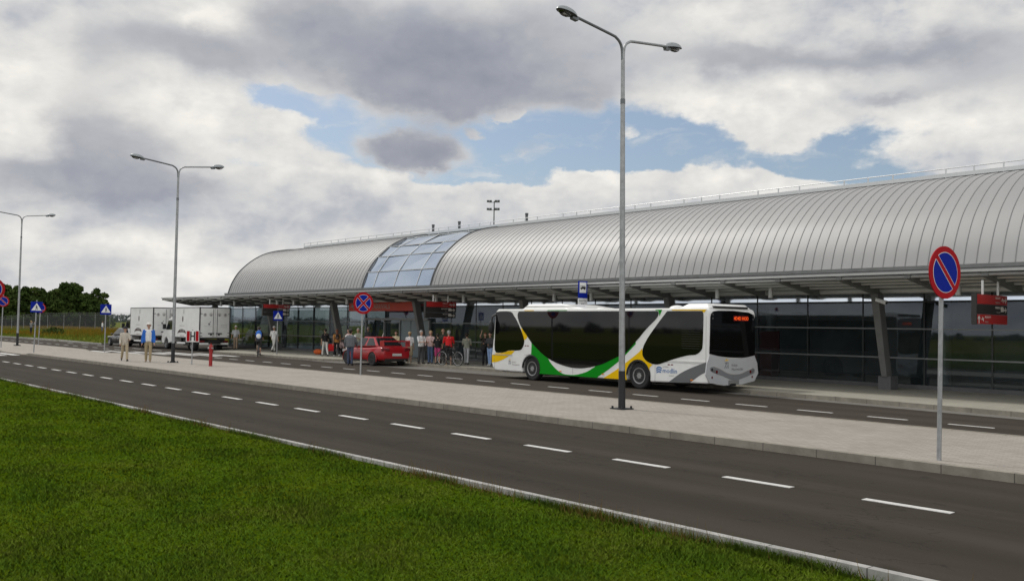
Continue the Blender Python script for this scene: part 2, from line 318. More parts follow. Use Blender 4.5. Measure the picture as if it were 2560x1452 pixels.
# roof metal
m, t, b, e = shader('standing_seam_metal'); M['roof'] = m
pos = N(t, 'ShaderNodeNewGeometry').outputs['Position']
sep = N(t, 'ShaderNodeSeparateXYZ'); t.links.new(pos, sep.inputs[0])
wn = N(t, 'ShaderNodeTexWhiteNoise', noise_dimensions='1D'); t.links.new(e.m('FLOOR', e.m('DIVIDE', e.m('ADD', sep.outputs[0], 100.0), 0.4)), wn.inputs['W'])
c = e.mix(e.m('MULTIPLY', wn.outputs[0], 0.55), (0.328, 0.326, 0.322), (0.300, 0.300, 0.300))
c = e.mix(e.mr(e.noise(e.v('MULTIPLY', pos, (1.2, 0.5, 0.5)), 0.8, 6, 0.6), 0.4, 0.7, 0, 0.35), c, (0.29, 0.286, 0.282))
t.links.new(c, b.inputs['Base Color']); b.inputs['Metallic'].default_value = 0.22; b.inputs['Roughness'].default_value = 0.52
M['seam_roof'] = mat('roof_seam', (0.25, 0.25, 0.248), 0.55, 0.2)
def glassmat(name, tint, refl_gain, rcol=(1, 1, 1), haze=0.0):
    m = bpy.data.materials.new(name); m.use_nodes = True; t = m.node_tree; t.nodes.clear(); e = X(t)
    fr = N(t, 'ShaderNodeFresnel'); fr.inputs[0].default_value = 1.52
    g = N(t, 'ShaderNodeBsdfGlossy'); g.inputs['Roughness'].default_value = 0.02; g.inputs['Color'].default_value = (*rcol, 1)
    tr = N(t, 'ShaderNodeBsdfTransparent'); tr.inputs[0].default_value = (*tint, 1)
    mx = N(t, 'ShaderNodeMixShader'); t.links.new(e.m('MULTIPLY', fr.outputs[0], refl_gain, clamp=True), mx.inputs[0])
    t.links.new(tr.outputs[0], mx.inputs[1]); t.links.new(g.outputs[0], mx.inputs[2])
    if haze:                             # patchy grey-blue haze painted over the glass to lighten it like reflected sky
        df = N(t, 'ShaderNodeBsdfDiffuse'); df.inputs[0].default_value = (0.30, 0.35, 0.38, 1); m2 = N(t, 'ShaderNodeMixShader')
        gp = N(t, 'ShaderNodeNewGeometry').outputs['Position']; t.links.new(e.mr(e.noise(gp, 0.5, 5, 0.6), 0.3, 0.75, haze * 0.5, haze * 1.6), m2.inputs[0])
        t.links.new(mx.outputs[0], m2.inputs[1]); t.links.new(df.outputs[0], m2.inputs[2]); mx = m2
    o = N(t, 'ShaderNodeOutputMaterial'); t.links.new(mx.outputs[0], o.inputs[0]); return m
M['glass'] = glassmat('curtain_glass', (0.42, 0.48, 0.49), 1.75, (0.82, 0.90, 1.0), 0.06)
M['bowl'] = glassmat('lamp_bowl_glass', (0.75, 0.75, 0.75), 2.0)
M['skylight'] = mat('skylight_glass', (0.52, 0.60, 0.72), 0.07, 0.9)
M['strip_glass'] = mat('spandrel_glass', (0.80, 0.86, 0.93), 0.06, 0.9)
m = bpy.data.materials.new('canopy_glazing'); m.use_nodes = True; t = m.node_tree; t.nodes.clear(); M['canopy_sheet'] = m
dfs = N(t, 'ShaderNodeBsdfDiffuse'); dfs.inputs[0].default_value = (0.05, 0.052, 0.052, 1); tr = N(t, 'ShaderNodeBsdfTransparent'); tr.inputs[0].default_value = (0.62, 0.65, 0.66, 1)
mx = N(t, 'ShaderNodeMixShader'); mx.inputs[0].default_value = 0.78; t.links.new(tr.outputs[0], mx.inputs[1]); t.links.new(dfs.outputs[0], mx.inputs[2])
o = N(t, 'ShaderNodeOutputMaterial'); t.links.new(mx.outputs[0], o.inputs[0])
m = bpy.data.materials.new('wire_mesh'); m.use_nodes = True; t = m.node_tree; t.nodes.clear(); M['wire'] = m
dfs = N(t, 'ShaderNodeBsdfDiffuse'); dfs.inputs[0].default_value = (0.20, 0.21, 0.22, 1); tr = N(t, 'ShaderNodeBsdfTransparent')
mx = N(t, 'ShaderNodeMixShader'); mx.inputs[0].default_value = 0.22; t.links.new(tr.outputs[0], mx.inputs[1]); t.links.new(dfs.outputs[0], mx.inputs[2])
o = N(t, 'ShaderNodeOutputMaterial'); t.links.new(mx.outputs[0], o.inputs[0])

# ------------------------------------------------------------------ mesh helpers
class MB:
    def __init__(s): s.v = []; s.f = []
    def add(s, vs, fs):
        o = len(s.v); s.v += [tuple(q) for q in vs]; s.f += [tuple(i + o for i in f) for f in fs]; return s
    def box(s, c, d, rz=0.0, ry=0.0):
        hx, hy, hz = d[0] / 2, d[1] / 2, d[2] / 2
        m = Matrix.Rotation(rz, 3, 'Z') @ Matrix.Rotation(ry, 3, 'Y')
        vs = [Vector(c) + m @ Vector((sx * hx, sy * hy, sz * hz)) for sx in (-1, 1) for sy in (-1, 1) for sz in (-1, 1)]
        return s.add(vs, [(0, 1, 3, 2), (4, 6, 7, 5), (0, 4, 5, 1), (2, 3, 7, 6), (0, 2, 6, 4), (1, 5, 7, 3)])
    def tube(s, pts, r, n=10, cap=True, sq=1.0):
        pts = [Vector(p) for p in pts]; k = len(pts)
        rs = [r] * k if not isinstance(r, (list, tuple)) else list(r)
        up = Vector((0, 0, 1)); rings = []; prev = None
        for i, p in enumerate(pts):
            d = (pts[min(i + 1, k - 1)] - pts[max(i - 1, 0)]).normalized()
            if prev is None:
                a = d.cross(up)
                if a.length < 1e-3: a = d.cross(Vector((1, 0, 0)))
                a.normalize()
            else:
                a = (prev - d * prev.dot(d)).normalized()
            prev = a; b2 = d.cross(a)
            rings.append([p + (a * math.cos(q) + b2 * math.sin(q) * sq) * rs[i] for q in [2 * math.pi * j / n for j in range(n)]])
        vs = [q for rg in rings for q in rg]; fs = []
        for i in range(k - 1):
            for j in range(n):
                fs.append((i * n + j, i * n + (j + 1) % n, (i + 1) * n + (j + 1) % n, (i + 1) * n + j))
        if cap: fs += [tuple(range(n - 1, -1, -1)), tuple((k - 1) * n + j for j in range(n))]
        return s.add(vs, fs)
    def capsule(s, p0, r0, p1, r1, n=10):
        p0, p1 = Vector(p0), Vector(p1); d = p1 - p0
        L = d.length; d = d / L if L > 1e-6 else Vector((0, 0, 1))
        pts, rs = [], []
        for a in (-80, -50, -20): pts.append(p0 + d * (r0 * math.sin(R(a)))); rs.append(r0 * math.cos(R(a)))
        for a in (20, 50, 80): pts.append(p1 + d * (r1 * math.sin(R(a)))); rs.append(r1 * math.cos(R(a)))
        return s.tube(pts, rs, n)
    def ell(s, c, r, n=14, m=8, rot=None, zmin=-90, zmax=90):
        vs = []; fs = []; c = Vector(c)
        for i in range(m + 1):
            a = R(zmin + (zmax - zmin) * i / m)
            for j in range(n):
                q = 2 * math.pi * j / n
                p = Vector((r[0] * math.cos(a) * math.cos(q), r[1] * math.cos(a) * math.sin(q), r[2] * math.sin(a)))
                vs.append(c + (rot @ p if rot else p))
        for i in range(m):
            for j in range(n): fs.append((i * n + j, i * n + (j + 1) % n, (i + 1) * n + (j + 1) % n, (i + 1) * n + j))
        fs += [tuple(range(n - 1, -1, -1)), tuple(m * n + j for j in range(n))]
        return s.add(vs, fs)
    def prism(s, poly, o, u, w, d0, d1):
        """polygon (a,b) -> o + a*u + b*w, extruded along u x w from d0 to d1"""
        o, u, w = Vector(o), Vector(u), Vector(w); nrm = u.cross(w).normalized(); k = len(poly)
        vs = [o + u * a + w * b2 + nrm * d0 for a, b2 in poly] + [o + u * a + w * b2 + nrm * d1 for a, b2 in poly]
        ar = sum(poly[i][0] * poly[(i + 1) % k][1] - poly[(i + 1) % k][0] * poly[i][1] for i in range(k))
        flip = (ar < 0) != (d1 < d0)
        A = list(range(k)); B = [i + k for i in A]
        fs = [tuple(A if flip else A[::-1]), tuple(B[::-1] if flip else B)]
        for i in range(k):
            j = (i + 1) % k; q = (i, j, j + k, i + k); fs.append(q[::-1] if flip else q)
        return s.add(vs, fs)
    def quad(s, a, b2, c, d): return s.add([a, b2, c, d], [(0, 1, 2, 3)])
    def mesh(s, name):
        me = bpy.data.meshes.new(name); me.from_pydata(s.v, [], s.f); me.update(); return me
def obj(name, mb, m, parent=None, smooth=False, bevel=0.0, loc=None):
    me = mb if isinstance(mb, bpy.types.Mesh) else mb.mesh(name)
    o = bpy.data.objects.new(name, me); COL.objects.link(o)
    if not me.materials: me.materials.append(m if not isinstance(m, str) else M[m])
    if parent: o.parent = parent
    if loc: o.location = loc
    if smooth:
        me.polygons.foreach_set('use_smooth', [True] * len(me.polygons))
        try: me.set_sharp_from_angle(angle=R(40))
        except Exception: pass
    if bevel:
        q = o.modifiers.new('bevel', 'BEVEL'); q.width = bevel; q.segments = 2; q.limit_method = 'ANGLE'; q.angle_limit = R(40)
    return o
def tag(o, label=None, cat=None, group=None, kind=None):
    if label: o['label'] = label
    if cat: o['category'] = cat
    if group: o['group'] = group
    if kind: o['kind'] = kind
    return o
def thing(name, label, cat, loc=(0, 0, 0), rz=0.0, group=None):
    o = bpy.data.objects.new(name, None); COL.objects.link(o); o.location = loc; o.rotation_euler = (0, 0, rz)
    o.empty_display_size = 0.2
    return tag(o, label, cat, group)
def struct(name, mb, m): return tag(obj(name, mb, m), kind='structure')
def copy_tree(o, parent=None):
    c = o.copy(); COL.objects.link(c); c.parent = parent
    for ch in o.children: copy_tree(ch, c)
    return c
def text(s, size, m, parent, M4, name='lettering', ext=0.002, align='LEFT', sx=1.0):
    cu = bpy.data.curves.new('lettering', 'FONT'); cu.body = s; cu.size = size; cu.extrude = ext; cu.align_x = align; cu.resolution_u = 2
    to = bpy.data.objects.new('tmp', cu); me = bpy.data.meshes.new_from_object(to); bpy.data.objects.remove(to)
    me.name = name; me.transform(M4 @ Matrix.Diagonal((sx, 1, 1, 1))); me.materials.clear(); me.materials.append(M[m])
    return obj(name, me, m, parent)
def frame(o, u, w):
    u, w = Vector(u), Vector(w); n = u.cross(w)
    return Matrix(((u.x, w.x, n.x, o[0]), (u.y, w.y, n.y, o[1]), (u.z, w.z, n.z, o[2]), (0, 0, 0, 1)))
def smooth_poly(pts, n=4):
    k = len(pts); out = []
    for i in range(k):
        p0, p1, p2, p3 = (Vector(pts[(i + q) % k]) for q in (-1, 0, 1, 2))
        for j in range(n):
            t2 = j / n
            out.append(tuple(0.5 * ((2 * p1) + (p2 - p0) * t2 + (2 * p0 - 5 * p1 + 4 * p2 - p3) * t2 ** 2 + (3 * p1 - p0 - 3 * p2 + p3) * t2 ** 3)))
    return out
def crom(pts, n=5):                      # open Catmull-Rom curve
    q = [pts[0]] + list(pts) + [pts[-1]]; out = []
    for i in range(1, len(q) - 2):
        p0, p1, p2, p3 = (Vector(z) for z in q[i - 1:i + 3])
        for j in range(n):
            t2 = j / n
            out.append(tuple(0.5 * ((2 * p1) + (p2 - p0) * t2 + (2 * p0 - 5 * p1 + 4 * p2 - p3) * t2 ** 2 + (3 * p1 - p0 - 3 * p2 + p3) * t2 ** 3)))
    return out + [tuple(pts[-1])]
def circ(n, r, cx=0, cy=0): return [(cx + r * math.cos(2 * math.pi * i / n), cy + r * math.sin(2 * math.pi * i / n)) for i in range(n)]
def flat(pts, z): return MB().add([(a, b2, z) for a, b2 in pts], [tuple(range(len(pts)))])

# ------------------------------------------------------------------ ground, roads, pavements
gm = MB(); nx = 60
gm.box((-500, 900, -0.62), (7000, 7000, 1.0)); struct('ground', gm, 'meadow')
def zlawn(xx): return np.interp(xx, [-60, -22, -12, -3, 5], [-0.02, -0.03, -0.05, -0.09, -0.11])
mb = MB(); lx = [-150, -60, -40, -22, -17, -12, -7, -3, 5, 60]
for a, b2 in zip(lx, lx[1:]):
    za, zb = float(zlawn(a)), float(zlawn(b2)); mb.quad((a, -38, za), (b2, -38, zb), (b2, 7.63, zb), (a, 7.63, za))
struct('lawn_ground', mb, 'lawn_soil')
struct('road', MB().box((-60, 10.68, -0.1), (320, 5.84, 0.2)), 'asphalt')
# second carriageway with the parking bays and the lorry apron
r2 = MB().box((10, 22.55, -0.1), (180, 8.1, 0.2)).box((-150, 21.6, -0.1), (140, 6.2, 0.2)).box((-70, 36.3, -0.1), (20, 19.4, 0.2))
struct('road', r2, 'asphalt2')
# island between the roads, lowered at the crossing
def strip(xs, y0, y1, zf, zb=-0.15):
    mb = MB(); vs = []; k = len(xs)
    for xx in xs: vs += [(xx, y0, zb), (xx, y0, zf(xx)), (xx, y1, zf(xx)), (xx, y1, zb)]
    fs = []
    for i in range(k - 1):
        for a, b2 in ((0, 1), (1, 2), (2, 3), (3, 0)): fs.append((i * 4 + a, (i + 1) * 4 + a, (i + 1) * 4 + b2, i * 4 + b2))
    fs += [(0, 1, 2, 3), tuple((k - 1) * 4 + q for q in (3, 2, 1, 0))]
    return mb.add(vs, fs)
def zisl(xx): return float(np.interp(xx, [-200, -63.5, -62.3, -57.2, -56, 60], [0.12, 0.12, 0.025, 0.025, 0.12, 0.12]))
xs = [-160, -100, -63.5, -62.3, -57.2, -56, -40, -20, 0, 60]
struct('pavement', strip(xs, 13.77, 18.64, zisl), 'pavers')
struct('kerb', strip(xs, 13.62, 13.77, lambda q: zisl(q) + 0.008), 'kerb')
struct('kerb', strip(xs, 18.64, 18.78, lambda q: zisl(q) + 0.006), 'kerb')
struct('kerb', MB().box((-60, 7.68, -0.088), (320, 0.10, 0.19)), 'kerb_pale')
# terminal-side pavement
k2 = [(60, 22.2), (-2, 23.75), (-8.7, 24.3), (-13.4, 24.85), (-17.0, 25.0), (-19.6, 26.32), (-42.6, 26.32), (-44.2, 25.0), (-54.6, 24.9), (-56.6, 24.75), (-58.6, 25.3), (-60.2, 27.0), (-62.2, 28.4), (-62.2, 31.2)]
walk = [(p[0], p[1] + 0.12) for p in k2[:-2]] + [(-62.08, 28.4), (-62.08, 31.2), (60, 31.2)]
mb = MB(); k = len(walk)
mb.add([(a, b2, 0.12) for a, b2 in walk], [tuple(range(k))])
for i in range(k): a, b2 = walk[i], walk[(i + 1) % k]; mb.quad((*a, -0.1), (*b2, -0.1), (*b2, 0.12), (*a, 0.12))
struct('pavement', mb, 'walk')
mb = MB()
for a, b2 in zip(k2, k2[1:]):
    va, vb = Vector((*a, 0)), Vector((*b2, 0)); n = Vector((0, 0, 1)).cross(vb - va).normalized() * -0.12
    q = [va, vb, vb + n, va + n]
    mb.add([(p.x, p.y, -0.1) for p in q] + [(p.x, p.y, 0.126) for p in q], [(0, 1, 5, 4), (1, 2, 6, 5), (2, 3, 7, 6), (3, 0, 4, 7), (4, 5, 6, 7)])
struct('kerb', mb, 'kerb')
bay = [(-16.6, 24.55), (-17.0, 25.0), (-19.6, 26.32), (-42.6, 26.32), (-44.2, 25.0), (-44.6, 24.6)]
struct('road', flat(bay, 0.006), 'cobble')
gut = [(30, 22.3), (-2, 23.10), (-8.7, 23.65), (-13.4, 24.2), (-16.6, 24.5), (-17.0, 25.0), (-13.4, 24.85), (-8.7, 24.3), (-2, 23.75), (30, 23.0)]
struct('road', flat(gut, 0.005), 'cobble')
# left verge kerb
mb = MB()
vg = [(-160, 24.2), (-112, 24.6), (-104, 25.3), (-94, 25.5), (-82, 24.75), (-80, 24.9), (-79.6, 46)]
for a, b2 in zip(vg, vg[1:]):
    va, vb = Vector((*a, 0)), Vector((*b2, 0)); n = Vector((0, 0, 1)).cross(vb - va).normalized() * 0.15
    q = [va, vb, vb + n, va + n]
    mb.add([(p.x, p.y, -0.1) for p in q] + [(p.x, p.y, 0.10) for p in q], [(0, 1, 5, 4), (1, 2, 6, 5), (2, 3, 7, 6), (3, 0, 4, 7), (4, 5, 6, 7)])
struct('kerb', mb, 'kerb_pale')
# painted markings
mb = MB()
for i in range(-2, 26): mb.box((-5.13 - 2.052 * i, 10.74, 0.003), (1.06, 0.125, 0.006))
for i in range(-4, 22):
    xx = -8.6 - 1.957 * i; yy = float(np.interp(-xx, [-10, 8, 20, 34, 49], [20.4, 21.0, 21.66, 21.92, 21.75]))
    mb.box((xx, yy, 0.003), (0.98, 0.10, 0.006), rz=-0.02)
for i in range(16): mb.box((-66 - 2.4 * i, 21.6, 0.003), (1.1, 0.11, 0.006))
for i in range(6): mb.box((-64 - 4 * i, 23.6, 0.003), (1.6, 0.11, 0.006))
for yy, x0, x1 in ((19.25, -64, -60.6), (20.2, -63.8, -57.2), (21.15, -61.5, -55.6), (21.95, -59.5, -53.4), (22.75, -60, -51.8), (23.7, -57.5, -51.5)): mb.box(((x0 + x1) / 2, yy, 0.003), (x1 - x0, 0.42, 0.006))
for yy in (13.2, 12.45, 11.5): mb.box((-59.0 if yy > 13 else -58.6, yy, 0.003), (4.2, 0.40, 0.006))
struct('road_marking', mb, 'paint')
# ------------------------------------------------------------------ lawn blades (stuff) and weeds
def blades(n, xfun, hmin, hmax, w, lean=0.5):
    px, py, pz = xfun(n); n = len(px)
    h = rng.uniform(hmin, hmax, n); a = rng.uniform(0, 2 * np.pi, n); ww = w * rng.uniform(0.6, 1.4, n) if np.isscalar(w) else w
    lx = rng.normal(0, lean, n) * h; ly = rng.normal(0, lean, n) * h
    V = np.empty((n, 3, 3)); dx, dy = np.cos(a) * ww / 2, np.sin(a) * ww / 2
    V[:, 0] = np.stack([px - dx, py - dy, pz], 1); V[:, 1] = np.stack([px + dx, py + dy, pz], 1); V[:, 2] = np.stack([px + lx, py + ly, pz + h], 1)
    return V.reshape(-1, 3)
def tri_mesh(name, V):
    n = len(V) // 3; me = bpy.data.meshes.new(name)
    me.vertices.add(len(V)); me.vertices.foreach_set('co', V.astype(np.float32).ravel())
    me.loops.add(len(V)); me.loops.foreach_set('vertex_index', np.arange(len(V), dtype=np.int32))
    me.polygons.add(n); me.polygons.foreach_set('loop_start', np.arange(0, len(V), 3, dtype=np.int32)); me.polygons.foreach_set('loop_total', np.full(n, 3, dtype=np.int32))
    me.update(); me.validate(); return me
def lawn_pts(n):
    # density falls with distance so that each blade covers a similar share of the view
    d = np.exp(rng.uniform(np.log(4.2), np.log(52), n)); a = rng.uniform(-0.62, 0.60, n)
    ca, sa = np.cos(a), np.sin(a)
    px = d * (-0.7518 * ca + 0.6594 * sa); py = d * (0.6594 * ca + 0.7518 * sa)
    k = (py < 7.60) & (py > 1.0); px, py = px[k], py[k]
    return px, py, zlawn(px) - 0.004
px, py, pz = lawn_pts(1050000); dd = np.hypot(px, py)
lawn_w = 0.0030 + 0.0007 * dd
clump = (np.sin(px * 3.1 + 1.3 * np.sin(py * 2.3)) + np.sin(py * 4.7 + px * 1.1) + np.sin(px * 0.9 - py * 1.7)) / 3
V = blades(len(px), lambda n: (px, py, pz), 0.018, 0.042, lawn_w * rng.uniform(0.6, 1.4, len(px)), 0.75)
V = V.reshape(-1, 3, 3); V[:, 2, 2] += np.clip(clump, -0.4, 1) * 0.014; V = V.reshape(-1, 3)
tag(obj('lawn_grass', tri_mesh('lawn_grass', V), 'blade'), 'short green mown grass of the foreground lawn', 'grass', kind='stuff')
def weed_pts(n):
    px = -np.exp(rng.uniform(np.log(1.5), np.log(48), n)); cl = np.sin(px * 1.7) + np.sin(px * 0.63 + 1) + np.sin(px * 4.1) * 0.6
    k = rng.uniform(0, 1, n) < np.clip(0.25 + 0.35 * cl, 0.04, 1); px = px[k]
    return px, 7.60 - np.abs(rng.normal(0, 0.10, len(px))), zlawn(px) - 0.01
V = blades(5200, weed_pts, 0.07, 0.20, 0.009, 0.28)
V2 = blades(700, weed_pts, 0.18, 0.34, 0.008, 0.18)
def over_pts(n):
    px = -np.exp(rng.uniform(np.log(2), np.log(48), n)); k = rng.uniform(0, 1, n) < np.clip(0.35 + 0.5 * np.sin(px * 2.3) + 0.4 * np.sin(px * 0.7), 0.05, 1); px = px[k]
    return px, 7.62 - np.abs(rng.normal(0, 0.05, len(px))), zlawn(px) - 0.01
Vk = blades(26000, over_pts, 0.05, 0.13, 0.008, 0.6)
tag(obj('kerb_grass', tri_mesh('kerb_grass', Vk), 'blade'), 'longer green grass leaning over the near kerb', 'grass', kind='stuff')
tag(obj('kerb_weeds', tri_mesh('kerb_weeds', np.vstack([V, V2])), 'weed'), 'thin brown weed stalks growing along the near kerb', 'weeds', kind='stuff')

# ------------------------------------------------------------------ far left: meadow, bush, fence, wood
def meadow_pts(lo, hi, x0, x1):
    def f(n):
        px = rng.uniform(x0, x1, n); py = rng.uniform(lo, hi, n); return px, py, np.full(n, -0.13)
    return f
Vg = blades(60000, meadow_pts(25.3, 62, -270, -80.5), 0.10, 0.45, 0.05, 0.5)
tag(obj('meadow_grass', tri_mesh('meadow_grass', Vg), 'meadow_green'), 'rough green meadow grass beyond the left kerb', 'grass', kind='stuff')
def orange_pts(n):
    px = rng.uniform(-290, -96, n); py = rng.uniform(30, 70, n)
    k = (np.sin(px * 0.08) + np.sin(py * 0.23 + px * 0.03) + rng.normal(0, 0.7, n)) > -0.2
    px, py = px[k], py[k]; return px, py, np.full(len(px), -0.13)
Vo = blades(42000, orange_pts, 0.25, 0.75, 0.07, 0.4)
tag(obj('meadow_weeds', tri_mesh('meadow_weeds', Vo), 'meadow_orange'), 'orange brown flowering weeds in front of the airfield fence', 'weeds', kind='stuff')

def leaf_cloud(clumps, n, size):
    tot = sum(c[3] ** 2 for c in clumps); out = []
    for (cx, cy, cz, r) in clumps:
        k = max(12, int(n * r * r / tot))
        d = rng.normal(0, 1, (k, 3)); d /= np.linalg.norm(d, axis=1)[:, None]
        rad = r * rng.uniform(0.55, 1.05, k) ** 0.6
        p = np.array([cx, cy, cz]) + d * rad[:, None] * np.array([1, 1, 0.85])
        u = rng.normal(0, 1, (k, 3)); u /= np.linalg.norm(u, axis=1)[:, None]
        w = np.cross(u, d); w /= (np.linalg.norm(w, axis=1)[:, None] + 1e-6)
        s = size * rng.uniform(0.5, 1.3, k)[:, None]
        V = np.stack([p - u * s, p + w * s * 0.8, p + u * s], 1); V2 = np.stack([p - u * s, p + u * s, p - w * s * 0.8], 1)
        out += [V.reshape(-1, 3), V2.reshape(-1, 3)]
    return np.vstack(out)
def tree(name, label, x0, y0, H, Wd, leaf, seed, group, n=2600, slim=1.0):
    rr = random.Random(seed)
    root = thing(name, label, 'tree', (x0, y0, -0.12), rr.uniform(0, 6), group)
    tb = MB().tube([(0, 0, 0), (0.1, 0, H * 0.3), (0.0, 0.12, H * 0.62), (0.05, 0, H * 0.86)], [0.024 * H, 0.018 * H, 0.011 * H, 0.004 * H], 8)
    cl = []
    for i in range(24):
        t2 = rr.uniform(0.22, 0.98); a = rr.uniform(0, 6.28)
        env = Wd * 0.5 * math.sin(math.pi * min(1, max(0.1, (t2 - 0.06) ** 0.75))) * slim
        r = rr.uniform(0.08, 0.21) * Wd; d = max(0, env - r * 0.3) * rr.uniform(0.5, 1.2)
        c = (math.cos(a) * d, math.sin(a) * d, H * t2 - r * 0.3); cl.append((*c, r))
        tb.tube([(0, 0, c[2] * 0.72), (c[0] * 0.6, c[1] * 0.6, c[2] * 0.9), c], [0.008 * H, 0.005 * H, 0.002 * H], 5)
    cl.append((0, 0, H * 0.93, 0.12 * Wd)); cl.append((0.1, 0.1, H * 0.5, 0.3 * Wd)); cl.append((0, 0, H * 0.72, 0.24 * Wd))
    obj('trunk', tb, 'bark', root)
    obj('crown', tri_mesh('crown', leaf_cloud(cl, n, 0.032 * H)), leaf, root)
    return root

WOOD = 'trees of the wood beyond the airfield fence'
wood = [(-260.3, 49.6, 9.8, 5.2), (-259.8, 52.3, 10.0, 5.5), (-259.3, 54.9, 10.3, 4.5), (-258.7, 57.3, 10.5, 4.8), (-258.3, 59.4, 10.2, 4.6), (-257.8, 61.3, 10.0, 4.4), (-257.3, 63.2, 10.0, 4.6), (-256.9, 64.8, 9.6, 4.2), (-256.5, 66.9, 9.2, 4.4), (-256.1, 68.4, 10.0, 4.6), (-255.6, 70.0, 11.3, 5.4), (-255.2, 71.8, 11.5, 5.4), (-254.7, 73.6, 10.7, 4.6), (-254.3, 75.0, 9.0, 3.8), (-253.6, 77.2, 9.9, 4.4), (-252.9, 79.0, 8.9, 3.4)]
desc = ['tree of the wood half cut by the left frame edge', 'tall dark tree between the frame edge and the topmost round sign', 'dark tree behind the topmost round sign at the left edge', 'round topped dark tree just right of the double sign pole', 'slender dark tree directly behind the leftmost street lamp', 'dense dark tree rising over the first crossing sign', 'bushy tree above the small round sign behind the crossing sign', 'lower dark tree in the dip of the wood left of its hump', 'small rounded tree filling the lowest notch of the wood', 'dark tree on the left flank of the highest hump', 'tallest dark tree forming the left top of the hump', 'broad tallest tree forming the right top of the hump', 'tree on the falling right flank of the highest hump', 'low dark tree in the notch near the right end of the wood', 'separate rounded tree above the second crossing sign', 'last slim tree ending the wood on its right side']
for i, (x0, y0, H, Wd) in enumerate(wood):
    tree('tree', desc[i], x0, y0, H + 0.3, Wd * 1.25, 'leaf_a' if i % 3 else 'leaf_b', 40 + i, WOOD, 2300)
# second rank and undergrowth closing the wood below the crowns
out = []
for i in range(46):
    t2 = i / 45; xx = -270 + 9 * t2 + rng.normal(0, 1.5); yy = 46 + 36.5 * t2; r = rng.uniform(1.7, 2.6)
    out.append((xx, yy, rng.uniform(1.0, 2.2), r)); out.append((xx - 3, yy - 1.0 + rng.uniform(-1, .3), rng.uniform(3.5, 5.2), r * 0.9))
tag(obj('undergrowth', tri_mesh('undergrowth', leaf_cloud(out, 16000, 0.36)), 'leaf_a'), 'dark undergrowth closing the wood under its crowns', 'undergrowth', kind='stuff')
# distant wood on the horizon, also what the glass mirrors behind the viewer
out = []
for i in range(150):
    a = R(118 + 50 * i / 150); d = rng.uniform(850, 980); out.append((math.cos(a) * d, math.sin(a) * d, 1.5, rng.uniform(4.5, 8)))
for i in range(170):
    a = R(-175 + 150 * i / 170); d = rng.uniform(300, 380); out.append((math.cos(a) * d, math.sin(a) * d, rng.uniform(-1.5, 0.4), rng.uniform(2.4, 4.2)))
tag(obj('distant_wood', tri_mesh('distant_wood', leaf_cloud(out, 42000, 0.9)), 'far_wood'), 'low hazy line of woods on the horizon', 'woods', kind='stuff')
# bush in the meadow
bt = thing('bush', 'round dark bush among the orange weeds of the meadow', 'bush', (-138.2, 36.4, -0.12))
obj('foliage', tri_mesh('foliage', leaf_cloud([(0, 0, 0.35, 0.75), (0.3, 0.8, 0.3, 0.7), (0.1, -0.8, 0.25, 0.6), (0, 0.2, 0.7, 0.5)], 900, 0.12)), 'leaf_b', bt)
obj('stem', MB().tube([(0, 0, 0), (0, 0.05, 0.5)], [0.05, 0.02], 6), 'bark', bt)
# airfield fence
fp = [(-203, 33, 1.2), (-201.2, 39.4, 1.75), (-200.4, 43.3, 2.3), (-199.5, 47.3, 2.8), (-198.5, 51.4, 3.2), (-196.9, 57.0, 3.4), (-195.3, 62.3, 3.5), (-194.0, 66.2, 3.5), (-191.7, 72.7, 3.4), (-186, 90, 3.4), (-180, 110, 3.4)]
fr = thing('airfield_fence', 'long tall grey wire mesh fence with barbed top between meadow and wood', 'fence', (-199.5, 47.3, -0.12))
off = Vector((199.5, -47.3, 0.12))
mb = MB(); wb = MB(); npost = 0
for (a, b2) in zip(fp, fp[1:]):
    va, vb = Vector(a) + off, Vector(b2) + off; za, zb = -0.5, -0.5
    mb.quad((va.x, va.y, za), (vb.x, vb.y, zb), (vb.x, vb.y, vb.z - 0.45), (va.x, va.y, va.z - 0.45))
    for dz in (0.0, -0.15, -0.3, -0.45): wb.tube([(va.x, va.y, va.z + dz), (vb.x, vb.y, vb.z + dz)], 0.010, 5)
    L = (vb - va).length; k = max(1, round(L / 2.6))
    for i in range(k):
        p = va.lerp(vb, i / k)
        obj('post', MB().tube([(p.x, p.y, -0.6), (p.x, p.y, p.z - 0.4)], 0.03, 6).tube([(p.x, p.y, p.z - 0.42), (p.x + 0.25, p.y - 0.1, p.z + 0.03)], 0.02, 5), 'galv', fr)
obj('mesh_panel', mb, 'wire', fr); obj('barbed_wire', wb, 'galv', fr)

